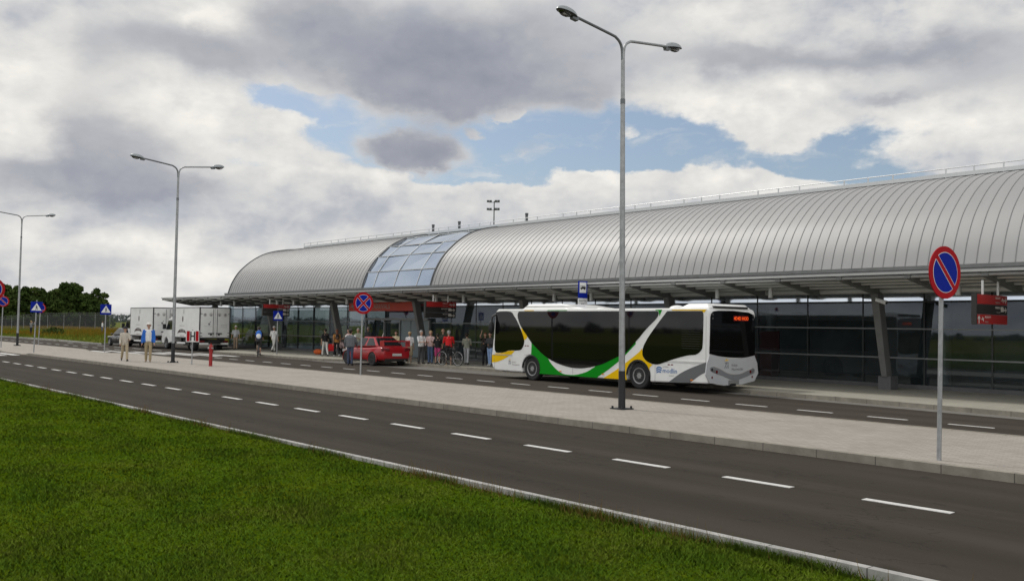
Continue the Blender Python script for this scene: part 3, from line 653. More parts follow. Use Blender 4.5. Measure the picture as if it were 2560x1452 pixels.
# ------------------------------------------------------------------ airport terminal
TX0, TX1 = -68.9, 22.0
term = thing('airport_terminal', 'long airport terminal with ribbed metal barrel roof and glass front under a steel canopy', 'terminal', (-30, 31, 0.12))
TO = Vector((30, -31, -0.12))            # world -> terminal
def part(name, mb, m, parent=None, **k):
    if parent is None:
        mb.v = [(q[0] + TO.x, q[1] + TO.y, q[2] + TO.z) for q in mb.v]; return obj(name, mb, m, term, **k)
    mb.v = [(q[0] + TO.x, q[1] + TO.y, q[2] + TO.z) for q in mb.v]; return obj(name, mb, m, parent, **k)
half = crom([(30.8, 4.15), (31.1, 5.02), (31.64, 5.90), (32.3, 6.55), (33.0, 7.07), (33.87, 7.52), (35.0, 7.84), (36.5, 8.05), (38.5, 8.12)], 4)
prof = half + [(77 - y, z) for y, z in half[::-1][1:]]
def shell(x0, x1, pr, th=0.10):
    mb = MB(); k = len(pr); vs = []
    for xx in (x0, x1):
        for (y, z) in pr: vs.append((xx, y, z))
        for (y, z) in pr: vs.append((xx, 38.5 + (y - 38.5) * 0.985, z - th))
    fs = []
    for i in range(k - 1):
        fs.append((i, i + 1, 2 * k + i + 1, 2 * k + i)); fs.append((k + i, 2 * k + k + i, 3 * k + i + 1, k + i + 1))
    for i in range(k - 1): fs.append((i, k + i, k + i + 1, i + 1)); fs.append((2 * k + i, 2 * k + i + 1, 3 * k + i + 1, 3 * k + i))
    fs += [(0, 2 * k, 3 * k, k), (k - 1, 2 * k - 1, 4 * k - 1, 3 * k - 1)]
    return mb.add(vs, fs)
SK0, SK1 = -49.3, -42.2                   # skylight strip
ny = [i for i, p in enumerate(prof) if p[0] > 46.2][0]
def rib(mb, xx, pr, w, h):
    vs = []; k = len(pr)
    for i, (y, z) in enumerate(pr):
        a, b2 = pr[max(0, i - 1)], pr[min(k - 1, i + 1)]; ty, tz = b2[0] - a[0], b2[1] - a[1]; L = math.hypot(ty, tz); ny_, nz_ = -tz / L, ty / L
        vs += [(xx - w / 2, y - ny_ * 0.01, z - nz_ * 0.01), (xx - w / 2, y + ny_ * h, z + nz_ * h), (xx + w / 2, y + ny_ * h, z + nz_ * h), (xx + w / 2, y - ny_ * 0.01, z - nz_ * 0.01)]
    fs = []
    for i in range(k - 1):
        for a, b2 in ((0, 1), (1, 2), (2, 3)): fs.append((i * 4 + a, i * 4 + b2, i * 4 + 4 + b2, i * 4 + 4 + a))
    fs.append((0, 1, 2, 3)); mb.add(vs, fs)
front = half[:int(len(half) * 0.86)]
def ribbed(x0, x1):
    mb = shell(x0, x1, prof); nf = len(mb.f); xx = TX0 + 0.02
    while xx < x1:
        if xx > x0 and not (SK0 - 0.1 < xx < SK1 + 0.1): rib(mb, xx, front, 0.011, 0.018)
        xx += 0.392
    o = part('roof', mb, 'roof'); o.data.materials.append(M['seam_roof'])
    for p in o.data.polygons:
        if p.index >= nf: p.material_index = 1
        else: p.use_smooth = True
    o.data.set_sharp_from_angle(angle=R(40))
ribbed(TX0, SK0); ribbed(SK1, TX1)
part('roof', shell(SK0 + 0.001, SK1 - 0.001, prof[29:]), 'roof', smooth=True)
for xx in (SK0 - 0.06, SK1 + 0.06, TX0 + 0.04):
    sb = MB(); rib(sb, xx, half, 0.08, 0.06); part('verge_trim', sb, 'vent')
# skylight panes and bars
rows = [0, 5, 10, 15, 21, 29]; rows = [min(len(half) - 1, q) for q in rows]; cols = [SK0, SK0 + 1.2, SK0 + 3.45, SK0 + 5.75, SK1]
skyl = part('skylight', MB().box(((SK0 + SK1) / 2, 38.3, 8.06), (SK1 - SK0, 0.5, 0.1)), 'rail')
for a, b2 in zip(rows, rows[1:]):
    for c, d in zip(cols, cols[1:]):
        (y0, z0), (y1, z1) = half[a], half[b2]
        mb = MB(); jit = rng.uniform(-0.03, 0.03, 4)
        mb.quad((c + 0.02, y0, z0 + jit[0]), (d - 0.02, y0, z0 + jit[1]), (d - 0.02, y1, z1 + jit[2]), (c + 0.02, y1, z1 + jit[3]))
        part('pane', mb, 'skylight', skyl)
mb = MB()
for q in rows: mb.box(((SK0 + SK1) / 2, half[q][0] - 0.02, half[q][1] + 0.02), (SK1 - SK0, 0.045, 0.045))
for c in cols[1:-1]:
    for a, b2 in zip(rows, rows[1:]): mb.tube([(c, half[a][0] - 0.02, half[a][1] + 0.02), (c, half[b2][0] - 0.02, half[b2][1] + 0.02)], 0.02, 6)
part('glazing_bar', mb, 'tube', skyl)
# gutter line, ridge walkway with railing, vents
part('gutter', MB().box(((TX0 + TX1) / 2, 30.66, 4.10), (TX1 - TX0, 0.24, 0.12)).box(((TX0 + TX1) / 2, 30.53, 4.20), (TX1 - TX0, 0.03, 0.12)), 'steel')
zr = 8.0
mb = MB().box(((TX0 + 3 + TX1) / 2, 36.0, 7.98), (TX1 - TX0 - 3, 0.5, 0.07)).box(((TX0 + 3 + TX1) / 2, 35.78, 7.94), (TX1 - TX0 - 3, 0.05, 0.26))
part('roof_walkway', mb, 'steel')
mb = MB(); xx = TX0 + 3; i = 0
while xx < TX1:
    mb.box((xx, 35.72, 8.12), (0.045, 0.04, 0.44)); xx += [1.05, 1.05, 2.1][i % 3]; i += 1
mb.box(((TX0 + 3 + TX1) / 2, 35.72, 8.07), (TX1 - TX0 - 3, 0.05, 0.15)).tube([(TX0 + 3, 35.72, 8.33), (TX1, 35.72, 8.33)], 0.022, 6)
part('railing', mb, 'rail')
for xx in (-49.85, -47.0, -40.5):
    part('vent_pipe', MB().tube([(xx, 36.6, 7.9), (xx, 36.6, 8.70)], 0.085, 10).tube([(xx, 36.6, 8.66), (xx, 36.6, 8.76)], 0.10, 10), 'vent')
# glazed front
GY = 31.05
part('plinth_wall', MB().box(((TX0 + TX1) / 2, GY + 0.02, 0.18), (TX1 - TX0, 0.22, 0.16)), 'plinth')
bay = 2.1875; nb = int((TX1 - TX0) / bay)
cw = part('curtain_wall', MB().box(((TX0 + TX1) / 2, GY - 0.03, 3.075), (TX1 - TX0, 0.10, 0.05)), 'mullion')
for i in range(nb):
    a = TX0 + i * bay; j = rng.uniform(-0.0016, 0.0016, 6); mb = MB()
    for z0, z1, q in ((0.26, 1.13, 0), (1.17, 2.13, 2), (2.17, 3.04, 4)):
        mb.quad((a + 0.03, GY + j[q], z0), (a + bay - 0.03, GY + j[q + 1], z0), (a + bay - 0.03, GY - j[q], z1), (a + 0.03, GY - j[q + 1], z1))
    part('window', mb, 'glass', cw)
    mb = MB().quad((a + 0.03, GY + j[0], 3.11), (a + bay - 0.03, GY + j[1], 3.11), (a + bay - 0.03, GY - j[0], 4.04), (a + 0.03, GY - j[1], 4.04))
    part('top_pane', mb, 'strip_glass', cw)
for i in range(nb + 1): part('mullion', MB().box((TX0 + i * bay, GY + 0.05, 2.1), (0.05, 0.12, 3.8)), 'mullion', cw)
mb = MB()
for z in (1.15, 2.15): mb.box(((TX0 + TX1) / 2, GY - 0.04, z), (TX1 - TX0, 0.09, 0.05))
part('transom', mb, 'transom', cw)
# gable end, rear and floor inside
gp = [(y, z) for y, z in prof]
mb = MB(); mb.add([(TX0 + 0.15, y, z - 0.12) for y, z in gp] + [(TX0 + 0.15, 46.2, 0.12), (TX0 + 0.15, 30.9, 0.12)], [tuple(range(len(gp) + 2))]); part('gable_wall', mb, 'glass')
mb = MB(); mb.add([(TX1 - 0.05, y, z - 0.12) for y, z in gp] + [(TX1 - 0.05, 46.2, 0.12), (TX1 - 0.05, 30.9, 0.12)], [tuple(range(len(gp) + 2))]); part('gable_wall', mb, 'interior')
part('rear_wall', MB().box(((TX0 + TX1) / 2, 46.2, 2.2), (TX1 - TX0, 0.2, 4.2)), 'interior')
part('inner_wall', MB().box(((TX0 + 16 + TX1) / 2, 38.6, 1.9), (TX1 - TX0 - 16, 0.2, 3.5)).box(((TX0 + 14 + TX1) / 2, 36.6, 3.72), (TX1 - TX0 - 14, 9.6, 0.12)), 'interior')
part('inner_floor', MB().box(((TX0 + TX1) / 2, 38.6, 0.10), (TX1 - TX0 - 0.4, 15, 0.10)), 'interior_floor')
mb = MB()
for i in range(12): mb.tube([(-66 + 7.3 * i, 34.2, 0.14), (-66 + 7.3 * i, 34.2, 3.7)], 0.22, 12)
part('inner_column', mb, 'tube')
# entrance doors under the arrivals board
ed = part('entrance', MB().box((-45.6, GY - 0.16, 2.34), (6.6, 0.26, 0.14)), 'transom')
for xx, w, m2 in ((-48.3, 0.9, 'glass'), (-47.3, 0.9, 'glass'), (-44.6, 1.0, 'door_grey'), (-43.5, 1.1, 'door_grey'), (-42.6, 0.55, 'door_grey')):
    part('door', MB().box((xx, GY - 0.14, 1.22), (w, 0.05, 2.12)), m2, ed)
part('door_post', MB().box((-48.85, GY - 0.16, 1.2), (0.12, 0.14, 2.2)).box((-46.8, GY - 0.16, 1.2), (0.10, 0.14, 2.2)).box((-45.15, GY - 0.16, 1.2), (0.10, 0.14, 2.2)).box((-42.25, GY - 0.16, 1.2), (0.14, 0.14, 2.2)), 'transom', ed)
# canopy
CF = 26.75; CX0 = -71.6; zf = lambda z, y: 2.05 + (z - 2.05) * (CF / 25.6 if y < 27 else 1)
can = part('canopy', MB().add([(CX0, CF - 0.1, 3.815), (TX1, CF - 0.1, 3.815), (TX1, 30.55, 3.96), (CX0, 30.55, 3.96), (CX0, CF - 0.1, 3.775), (TX1, CF - 0.1, 3.775), (TX1, 30.55, 3.92), (CX0, 30.55, 3.92)], [(0, 1, 2, 3), (7, 6, 5, 4), (0, 4, 5, 1), (2, 6, 7, 3), (1, 5, 6, 2), (0, 3, 7, 4)]), 'canopy_sheet')
part('fascia', MB().box(((CX0 + TX1) / 2, CF - 0.13, 3.79), (TX1 - CX0, 0.05, 0.075)), 'fascia', can)
part('fascia', MB().tube([(CX0, CF, 3.69), (TX1, CF, 3.69)], 0.052, 8), 'fascia', can)
bm_xs = []
xx = -67.4 - 0 * bay
cols_x = [-67.4 + 8.75 * i for i in range(10)]
xs_b = [CX0 + 0.1, -69.5] + [-67.4 + bay * i for i in range(int((TX1 + 67.4) / bay) + 1)]
for xx in xs_b:
    mb = MB(); pr = [(CF - 0.08, 3.76), (30.5, 3.90), (30.5, 3.40), (29.5, 3.26), (29.0, 3.26), (27.9, 3.44), (CF - 0.08, 3.635)]
    vs = [(xx - 0.09, y, z) for y, z in pr] + [(xx + 0.09, y, z) for y, z in pr]; k = len(pr)
    mb.add(vs, [tuple(range(k)), tuple(range(2 * k - 1, k - 1, -1))] + [(i, (i + 1) % k, (i + 1) % k + k, i + k)[::-1] for i in range(k)])
    part('beam', mb, 'steel', can)
for y, z, r in ((27.35, 3.63, 0.055), (27.95, 3.57, 0.055), (28.55, 3.50, 0.055), (29.25, 3.41, 0.115)):
    part('tube', MB().tube([(CX0 + 0.1, y, z), (TX1, y, z)], r, 12), 'tube', can, smooth=True)
for cx_ in cols_x:
    mb = MB(); pr = [(29.02, 3.28, 0.24), (29.95, 0.5, 0.20)]
    vs = []
    for y, z, w in ((29.12, 3.32, 0.27), (29.78, 0.55, 0.20)): vs += [(cx_ - w / 2, y - 0.19, z), (cx_ + w / 2, y - 0.19, z), (cx_ + w / 2, y + 0.19, z), (cx_ - w / 2, y + 0.19, z)]
    mb.add(vs, [(3, 2, 1, 0), (4, 5, 6, 7)] + [(i, (i + 1) % 4, (i + 1) % 4 + 4, i + 4)[::-1] for i in range(4)])
    c = part('column', mb, 'column', can, bevel=0.02)
    part('base_block', MB().box((cx_, 29.88, 0.34), (0.44, 0.52, 0.46)), 'plinth', c, bevel=0.015)
for i in range(9):
    for d in (0.34, 0.60):
        xx = cols_x[i] + 8.75 * d
        part('canopy_light', MB().tube([(xx, 28.3, 3.55), (xx, 28.3, 3.17)], 0.085, 12), 'tube', can, smooth=True)

# security cameras on two canopy columns
for xx, nm in ((-14.9, 'white bullet security camera on the canopy column right of the bus'), (-67.4, 'small white security camera on the canopy column above the lorry')):
    c = thing('security_camera', nm, 'camera', (xx + 0.12, 28.9, 3.06))
    obj('housing', MB().tube([(0, -0.05, 0.02), (0.36, -0.10, -0.09)], [0.06, 0.06], 10), 'white', c, smooth=True)
    obj('sunshield', MB().box((0.2, -0.075, 0.025), (0.40, 0.15, 0.012), ry=0.29), 'white', c)
    obj('bracket', MB().tube([(-0.02, 0.02, 0.1), (0.02, -0.03, 0.03)], 0.03, 8), 'steel', c)
    obj('lens', MB().tube([(0.355, -0.0995, -0.088), (0.375, -0.102, -0.094)], 0.045, 10), 'black', c)
# arrivals board
ab = thing('arrivals_board', 'long red board with ARRIVALS in pale letters above the entrance', 'sign', (-45.35, 29.6, 2.79))
obj('panel', MB().box((0, 0, 0.265), (6.75, 0.12, 0.53)), 'arr_red', ab)
obj('edge_trim', MB().box((0, -0.065, 0.01), (6.75, 0.02, 0.03)), 'board_red', ab)
FR = lambda xx, z, y=-0.064: frame((xx, y, z), (1, 0, 0), (0, 0, 1))
text('PRZYLOTY', 0.40, 'letter_dim', ab, FR(-2.6, 0.13), sx=1.0)
text('ARRIVALS', 0.40, 'letter_dim', ab, FR(-0.62, 0.13), sx=0.98)
pl = [(-0.20, -0.05), (0.02, -0.02), (0.16, -0.16), (0.22, -0.14), (0.12, 0.01), (0.24, 0.03), (0.27, 0.07), (0.12, 0.07), (-0.02, 0.16), (-0.08, 0.14), (0.0, 0.06), (-0.18, 0.0)]
obj('aircraft_symbol', MB().prism(pl, (-3.0, -0.062, 0.28), (1, 0, 0), (0, 0, 1), 0.0, 0.006), 'letter_dim', ab)
for xx in (-2.4, 0.4, 2.4): obj('hanger', MB().tube([(xx, 0, 0.53), (xx, 0, 0.75)], 0.03, 8), 'tube', ab)
# hanging direction boards, facing along the pavement
arrow = [(-0.09, -0.018), (0.03, -0.018), (-0.01, -0.06), (0.025, -0.06), (0.085, 0.0), (0.025, 0.06), (-0.01, 0.06), (0.03, 0.018), (-0.09, 0.018)]
def board(label, xx, yc, w, z0, z1, rows):
    t2 = thing('direction_board', label, 'sign', (xx, yc, z0), 0, 'hanging direction boards under the canopy')
    n = len(rows); h = (z1 - z0) / n
    obj('side_frame', MB().box((0, -w / 2 - 0.03, (z1 - z0) / 2), (0.14, 0.05, z1 - z0 + 0.03)), 'board_dark', t2)
    for i, (m2, l1, l2, ar) in enumerate(rows):
        zc = (z1 - z0) - h * (i + 0.5)
        p = obj('panel', MB().box((0, 0, zc), (0.10, w, h - 0.012)), m2, t2)
        F = lambda y, z: frame((0.052, y, zc + z), (0, 1, 0), (0, 0, 1))
        al = 'RIGHT' if ar != 'up' else 'LEFT'; yt = w / 2 - 0.50 if ar != 'up' else -w / 2 + 0.55
        text(l1, h * 0.30, 'letter', p, F(yt, 0.03), align=al); text(l2, h * 0.26, 'letter_dim', p, F(yt, -h * 0.33), align=al)
        a = arrow if ar == 'right' else [(q[1], q[0]) for q in arrow] if ar == 'up' else [(-q[0], q[1]) for q in arrow]
        y0 = w / 2 - 0.16 if ar != 'up' else -w / 2 + 0.15
        obj('arrow_symbol', MB().prism([(q[0] * 1.25, q[1] * 1.25) for q in a], (0.052, y0, zc), (0, 1, 0), (0, 0, 1), 0, 0.004), 'letter', p)
        y1 = w / 2 - 0.36 if ar != 'up' else -w / 2 + 0.38
        obj('aircraft_symbol' if 'red' in m2 else 'vehicle_symbol', MB().prism([(q[0] * 0.42, q[1] * 0.42) for q in (pl if 'red' in m2 else [(-0.25, -0.12), (0.25, -0.12), (0.25, 0.1), (0.1, 0.22), (-0.25, 0.22)])], (0.052, y1, zc), (0, 1, 0), (0, 0, 1), 0, 0.004), 'letter', p)
    for y in (-w * 0.25, w * 0.25): obj('hanger', MB().tube([(0, y, z1 - z0), (0, y, 3.5 - z0)], 0.035, 8), 'tube', t2)
board('red and black direction board above the cyclist with blue backpack', -53.8, 27.3, 1.82, 2.44, 3.18, [('board_red', 'ODLOTY', 'Departures', 'right'), ('board_dark', 'AUTOBUSY', 'Buses', 'right'), ('board_dark', 'TAXI', 'Taxi', 'right')])
board('red and black direction board between the arrivals board and the bus', -36.45, 27.3, 1.82, 2.38, 3.18, [('board_red', 'ODLOTY', 'Departures', 'right'), ('board_dark', 'AUTOBUSY', 'Buses', 'right'), ('board_dark', 'POCIAG', 'Train', 'right')])
board('direction board with two red fields and a black one at the right edge', -10.5, 27.0, 2.1, 2.29, 3.11, [('board_red', 'ODLOTY', 'Departures', 'right'), ('board_dark', 'PARKING', 'Car park', 'right'), ('board_red', 'PRZYLOTY', 'Arrivals', 'up')])
# floodlight mast on the apron behind the terminal
fl = thing('floodlight_mast', 'tall mast with two rows of floodlights rising behind the terminal roof', 'light mast', (-142.7, 120, -0.12))
obj('pole', MB().tube([(0, 0, 0), (0, 0, 27.4)], [0.24, 0.10], 10), 'vent', fl)
for z in (27.2, 25.6):
    obj('crossbar', MB().tube([(-0.9, -0.7, z), (0.9, 0.7, z)], 0.06, 6), 'vent', fl)
    for d in (-1, -0.5, 0.5, 1): obj('floodlight', MB().box((0.85 * d, 0.68 * d - 0.25, z + 0.2), (0.42, 0.3, 0.42), rz=0.5), 'vent', fl)
# red information desk seen through the glass
kd = thing('information_desk', 'red desk standing behind the glass right of the bus', 'desk', (-21.6, 32.7, 0.15))
obj('front_panel', MB().box((0, 0, 0.5), (1.1, 0.5, 1.0)), 'board_red', kd, bevel=0.02); obj('counter_top', MB().box((0, -0.03, 1.03), (1.25, 0.62, 0.05)), 'interior', kd); obj('display_wall', MB().box((0, 0.4, 1.0), (1.0, 0.06, 1.7)), 'board_red', kd)

# ------------------------------------------------------------------ street lamps
def lamp(label, loc, tilt, fork=8.62):
    t2 = thing('street_lamp', label, 'street lamp', loc, 0, 'twin arm street lamps on the island')
    t2.rotation_euler = (tilt[0], tilt[1], 0)
    obj('pole', MB().tube([(0, 0, 0.6), (0, 0, fork - 1.2), (0, 0, fork - 1.2), (0, 0, fork + 0.02)], [0.076, 0.055, 0.050, 0.048], 14), 'galv', t2, smooth=True)
    obj('joint_collar', MB().tube([(0, 0, fork - 1.32), (0, 0, fork - 1.2)], 0.060, 14), 'galv_dark', t2)
    sl2 = obj('base_sleeve', MB().tube([(0, 0, 0.02), (0, 0, 0.90)], [0.086, 0.080], 16), 'black_base', t2, smooth=True)
    obj('base_plate', MB().box((0, 0, 0.012), (0.40, 0.40, 0.024)), 'black_base', sl2)
    for sx in (-1, 1):
        for sy in (-1, 1): obj('bolt', MB().tube([(sx * 0.155, sy * 0.155, 0.02), (sx * 0.155, sy * 0.155, 0.075)], 0.026, 6), 'black_base', sl2)
    for s, m2 in ((-1, 'galv_dark'), (1, 'galv')):
        pts = [(0, s * 0.018, fork - 0.25), (0, s * 0.035, fork), (0, s * 0.10, fork + 0.15), (0, s * 0.24, fork + 0.245), (0, s * 0.42, fork + 0.285), (0, s * 1.62, fork + 0.43)]
        obj('arm', MB().tube(crom(pts, 4), 0.034, 10), m2, t2, smooth=True)
        hd = thing('lamp_head', None, None); hd.parent = t2; hd.location = (0, s * 1.90, fork + 0.452); hd.rotation_euler = (s * R(7), 0, 0); hd.scale = (0.8, 0.8, 0.8)
        sh = MB().ell((0, 0, 0), (0.165, 0.40, 0.17), 18, 6, None, 0, 90); obj('shell', sh, 'lamp_shell', hd, smooth=True)
        obj('rim', MB().ell((0, 0, -0.012), (0.172, 0.408, 0.035), 18, 4), 'lamp_rim', hd, smooth=True)
        obj('glass_bowl', MB().ell((0, s * 0.08, -0.02), (0.125, 0.235, 0.115), 16, 5, None, -90, 0), 'bowl', hd, smooth=True)
        obj('socket', MB().box((0, -s * 0.30, -0.05), (0.13, 0.22, 0.11)).tube([(0, -s * 0.30, 0.0), (0, -s * 0.46, -0.012)], 0.052, 8), 'galv_dark', hd)
        obj('lamp_bulb', MB().ell((0, s * 0.06, -0.055), (0.035, 0.09, 0.035), 10, 5), 'sign_white', hd)
    return t2
lamp('tall twin arm street lamp standing in front of the white bus', (-14.73, 16.44, 0.12), (0, R(-0.55)))
lamp('twin arm street lamp between the man in blue and the board with H', (-42.38, 16.37, 0.12), (0, R(0.15)), 8.85)
lamp('farthest twin arm street lamp at the left end of the island', (-72.07, 16.73, 0.12), (0, R(0.6)), 8.95)

# ------------------------------------------------------------------ traffic signs
def signpost(name, label, loc, rz, hh, lean=0.0, r=0.034, group=None):
    t2 = thing(name, label, 'traffic sign', loc, rz, group); t2.rotation_euler = (lean, 0, rz)
    obj('pole', MB().tube([(0, 0, -0.02), (0, 0, hh)], r, 12), 'galv', t2, smooth=True); return t2
def face_frame(z): return dict(o=(0, 0, z), u=(0, 1, 0), w=(0, 0, 1))
def round_sign(t2, z, r, cross):
    x0 = 0.045
    d = obj('sign_disc', MB().prism(circ(40, r), (0, 0, z), (0, 1, 0), (0, 0, 1), x0, x0 + 0.016), 'sign_red', t2)
    obj('back_clip', MB().box((0.03, 0, z), (0.04, 0.16, 0.05)), 'sign_back', t2)
    obj('outline', MB().prism(circ(40, r * 0.775), (0, 0, z), (0, 1, 0), (0, 0, 1), x0 + 0.005, x0 + 0.019), 'sign_white', d)
    q = r * 0.752; hw = r * 0.088; gp2 = r * 0.022
    # blue fields left between the red bars
    def field_poly(segs):
        return [(q * math.cos(a), q * math.sin(a)) for a in segs]
    red = MB(); angs = [135] if not cross else [45, 135]
    obj('blue_field', MB().prism(circ(40, q), (0, 0, z), (0, 1, 0), (0, 0, 1), x0 + 0.006, x0 + 0.021), 'sign_blue', d)
    for i, a in enumerate(angs):
        c, s = math.cos(R(a)), math.sin(R(a)); L = q * 1.0
        bar = lambda h, LL: [(c * LL - s * h, s * LL + c * h), (-c * LL - s * h, -s * LL + c * h), (-c * LL + s * h, -s * LL - c * h), (c * LL + s * h, s * LL - c * h)]
        obj('outline', MB().prism(bar(hw + gp2, L), (0, 0, z), (0, 1, 0), (0, 0, 1), x0 + 0.008, x0 + 0.0225 + i * 0.0004), 'sign_white', d)
        obj('red_bar', MB().prism(bar(hw, L * 1.03), (0, 0, z), (0, 1, 0), (0, 0, 1), x0 + 0.009, x0 + 0.0245 + i * 0.0005), 'sign_red', d)
def crossing_sign(t2, z, w=0.60):
    x0 = 0.045
    F = dict(u=(0, 1, 0), w=(0, 0, 1))
    d = obj('sign_plate', MB().prism([(-w / 2, -w / 2), (w / 2, -w / 2), (w / 2, w / 2), (-w / 2, w / 2)], (0, 0, z), (0, 1, 0), (0, 0, 1), x0, x0 + 0.014), 'sign_blue', t2)
    a = w * 0.44
    obj('triangle', MB().prism([(-a, -a * 0.72), (a, -a * 0.72), (0, a * 0.86)], (0, 0, z), (0, 1, 0), (0, 0, 1), x0 + 0.004, x0 + 0.018), 'sign_white', d)
    man = MB()
    def pp(p): man.prism([(q[0] * w, q[1] * w) for q in p], (0, 0, z), (0, 1, 0), (0, 0, 1), x0 + 0.006, x0 + 0.022)
    pp(circ(12, 0.038, 0.0, 0.165)); pp([(-0.03, -0.05), (0.04, -0.06), (0.035, 0.12), (-0.03, 0.12)]); pp([(0.03, -0.05), (0.07, -0.26), (0.115, -0.26), (0.06, -0.03), (0.0, -0.03)])
    pp([(-0.03, -0.04), (-0.10, -0.26), (-0.055, -0.27), (0.03, -0.06)]); pp([(-0.03, 0.10), (-0.10, -0.02), (-0.075, -0.035), (0.0, 0.07)]); pp([(0.03, 0.10), (0.09, 0.0), (0.065, -0.015), (0.0, 0.06)])
    obj('walking_figure', man, 'sign_black', d)
t2 = signpost('no_parking_sign', 'large blue and red no parking sign with one slash standing nearest on the right', (-6.23, 14.09, 0.12), R(-9), 3.24, R(-1.6)); round_sign(t2, 2.84, 0.40, False)
t2 = signpost('no_stopping_sign', 'round blue no stopping sign with a red cross beside the red car', (-29.79, 18.62, 0.12), R(-6), 3.06, R(-0.6)); round_sign(t2, 2.70, 0.41, True)
t2 = signpost('no_parking_sign', 'large round sign cut by the left frame edge, its pole outside the picture', (-35.22, 7.33, -0.05), R(-12), 3.45, 0); round_sign(t2, 3.08, 0.40, False)
t2 = signpost('no_parking_sign', 'small round no parking sign low at the left frame edge on the island', (-68.2, 14.86, 0.12), R(-6), 3.5, R(-0.6)); round_sign(t2, 3.05, 0.36, False)
t2 = signpost('no_parking_sign', 'round blue sign half hidden behind the leftmost crossing sign', (-74.1, 18.62, 0.12), R(-6), 3.1, R(-1)); round_sign(t2, 2.72, 0.36, False)
t2 = signpost('crossing_sign', 'blue pedestrian crossing sign nearest the left frame edge', (-58.19, 14.38, 0.12), R(-10), 3.0, R(-1.5), group='blue pedestrian crossing signs'); crossing_sign(t2, 2.60, 0.62)
t2 = signpost('crossing_sign', 'blue pedestrian crossing sign standing left of the white lorries', (-58.03, 18.25, 0.12), R(-10), 2.9, 0, group='blue pedestrian crossing signs'); crossing_sign(t2, 2.55, 0.62)
t2 = signpost('crossing_sign', 'blue pedestrian crossing sign in front of the glass beside the man in white', (-50.83, 25.9, 0.12), R(-10), 2.62, 0, group='blue pedestrian crossing signs'); crossing_sign(t2, 2.32, 0.58)
# hydrant position board
t2 = thing('hydrant_sign', 'small white board with red bars and a black H on a thin post', 'sign', (-40.15, 16.36, 0.12), R(-14))
obj('post', MB().tube([(0, 0, 0), (0, 0, 1.55)], 0.024, 10), 'galv', t2)
d = obj('board_plate', MB().box((0.035, 0, 1.26), (0.02, 0.56, 0.52)), 'sign_white', t2)
for s in (-1, 1): obj('red_bar', MB().box((0.05, s * 0.19, 1.26), (0.016, 0.125, 0.45)), 'sign_red', d)
obj('letter', MB().box((0.051, -0.078, 1.26), (0.016, 0.05, 0.40)).box((0.051, 0.078, 1.26), (0.016, 0.05, 0.40)).box((0.0512, 0, 1.26), (0.016, 0.11, 0.06)), 'sign_black', d)
# hydrant
t2 = thing('fire_hydrant', 'slim red pillar fire hydrant on the island pavement', 'fire hydrant', (-38.44, 16.49, 0.12))
obj('pillar', MB().tube([(0, 0, 0), (0, 0, 0.70)], [0.074, 0.072], 14), 'hyd_red', t2, smooth=True)
obj('cap', MB().tube([(0, 0, 0.66), (0, 0, 0.70), (0, 0, 0.86), (0, 0, 0.92)], [0.08, 0.092, 0.088, 0.04], 14), 'hyd_red', t2, smooth=True)
obj('spindle', MB().tube([(0, 0, 0.9), (0, 0, 0.98)], 0.03, 6), 'hyd_red', t2)
for a in (0.3, 2.4, 4.5): obj('outlet', MB().tube([(0.06 * math.cos(a), 0.06 * math.sin(a), 0.78), (0.135 * math.cos(a), 0.135 * math.sin(a), 0.775)], 0.042, 10), 'rim', t2)
# bus stop sign
t2 = thing('bus_stop_sign', 'blue bus stop sign with a small white SHUTTLE BUS plate behind the bus roof', 'traffic sign', (-25.85, 26.40, 0.12), R(-6))
obj('pole', MB().tube([(0, 0, 0), (0, 0, 3.75)], 0.034, 10), 'galv', t2)
d = obj('sign_plate', MB().box((0.05, 0, 3.42), (0.02, 0.47, 0.68)), 'sign_blue', t2)
wf = obj('white_field', MB().box((0.058, 0, 3.50), (0.014, 0.34, 0.42)), 'sign_white', d)
bs = MB().box((0.063, 0.0, 3.475), (0.012, 0.27, 0.055)).box((0.063, 0.03, 3.515), (0.012, 0.20, 0.04)).tube([(0.058, -0.08, 3.44), (0.0685, -0.08, 3.44)], 0.03, 10).tube([(0.058, 0.08, 3.44), (0.0685, 0.08, 3.44)], 0.03, 10)
bs.box((0.0632, -0.02, 3.56), (0.012, 0.24, 0.018)); obj('bus_symbol', bs, 'sign_black', wf)
pl2 = obj('text_plate', MB().box((0.05, 0, 2.91), (0.016, 0.47, 0.32)), 'sign_white', t2)
text('SHUTTLE', 0.10, 'sign_black', pl2, frame((0.059, 0, 2.94), (0, 1, 0), (0, 0, 1)), align='CENTER', sx=0.95)
text('BUS', 0.10, 'sign_black', pl2, frame((0.059, 0, 2.80), (0, 1, 0), (0, 0, 1)), align='CENTER', sx=0.95)

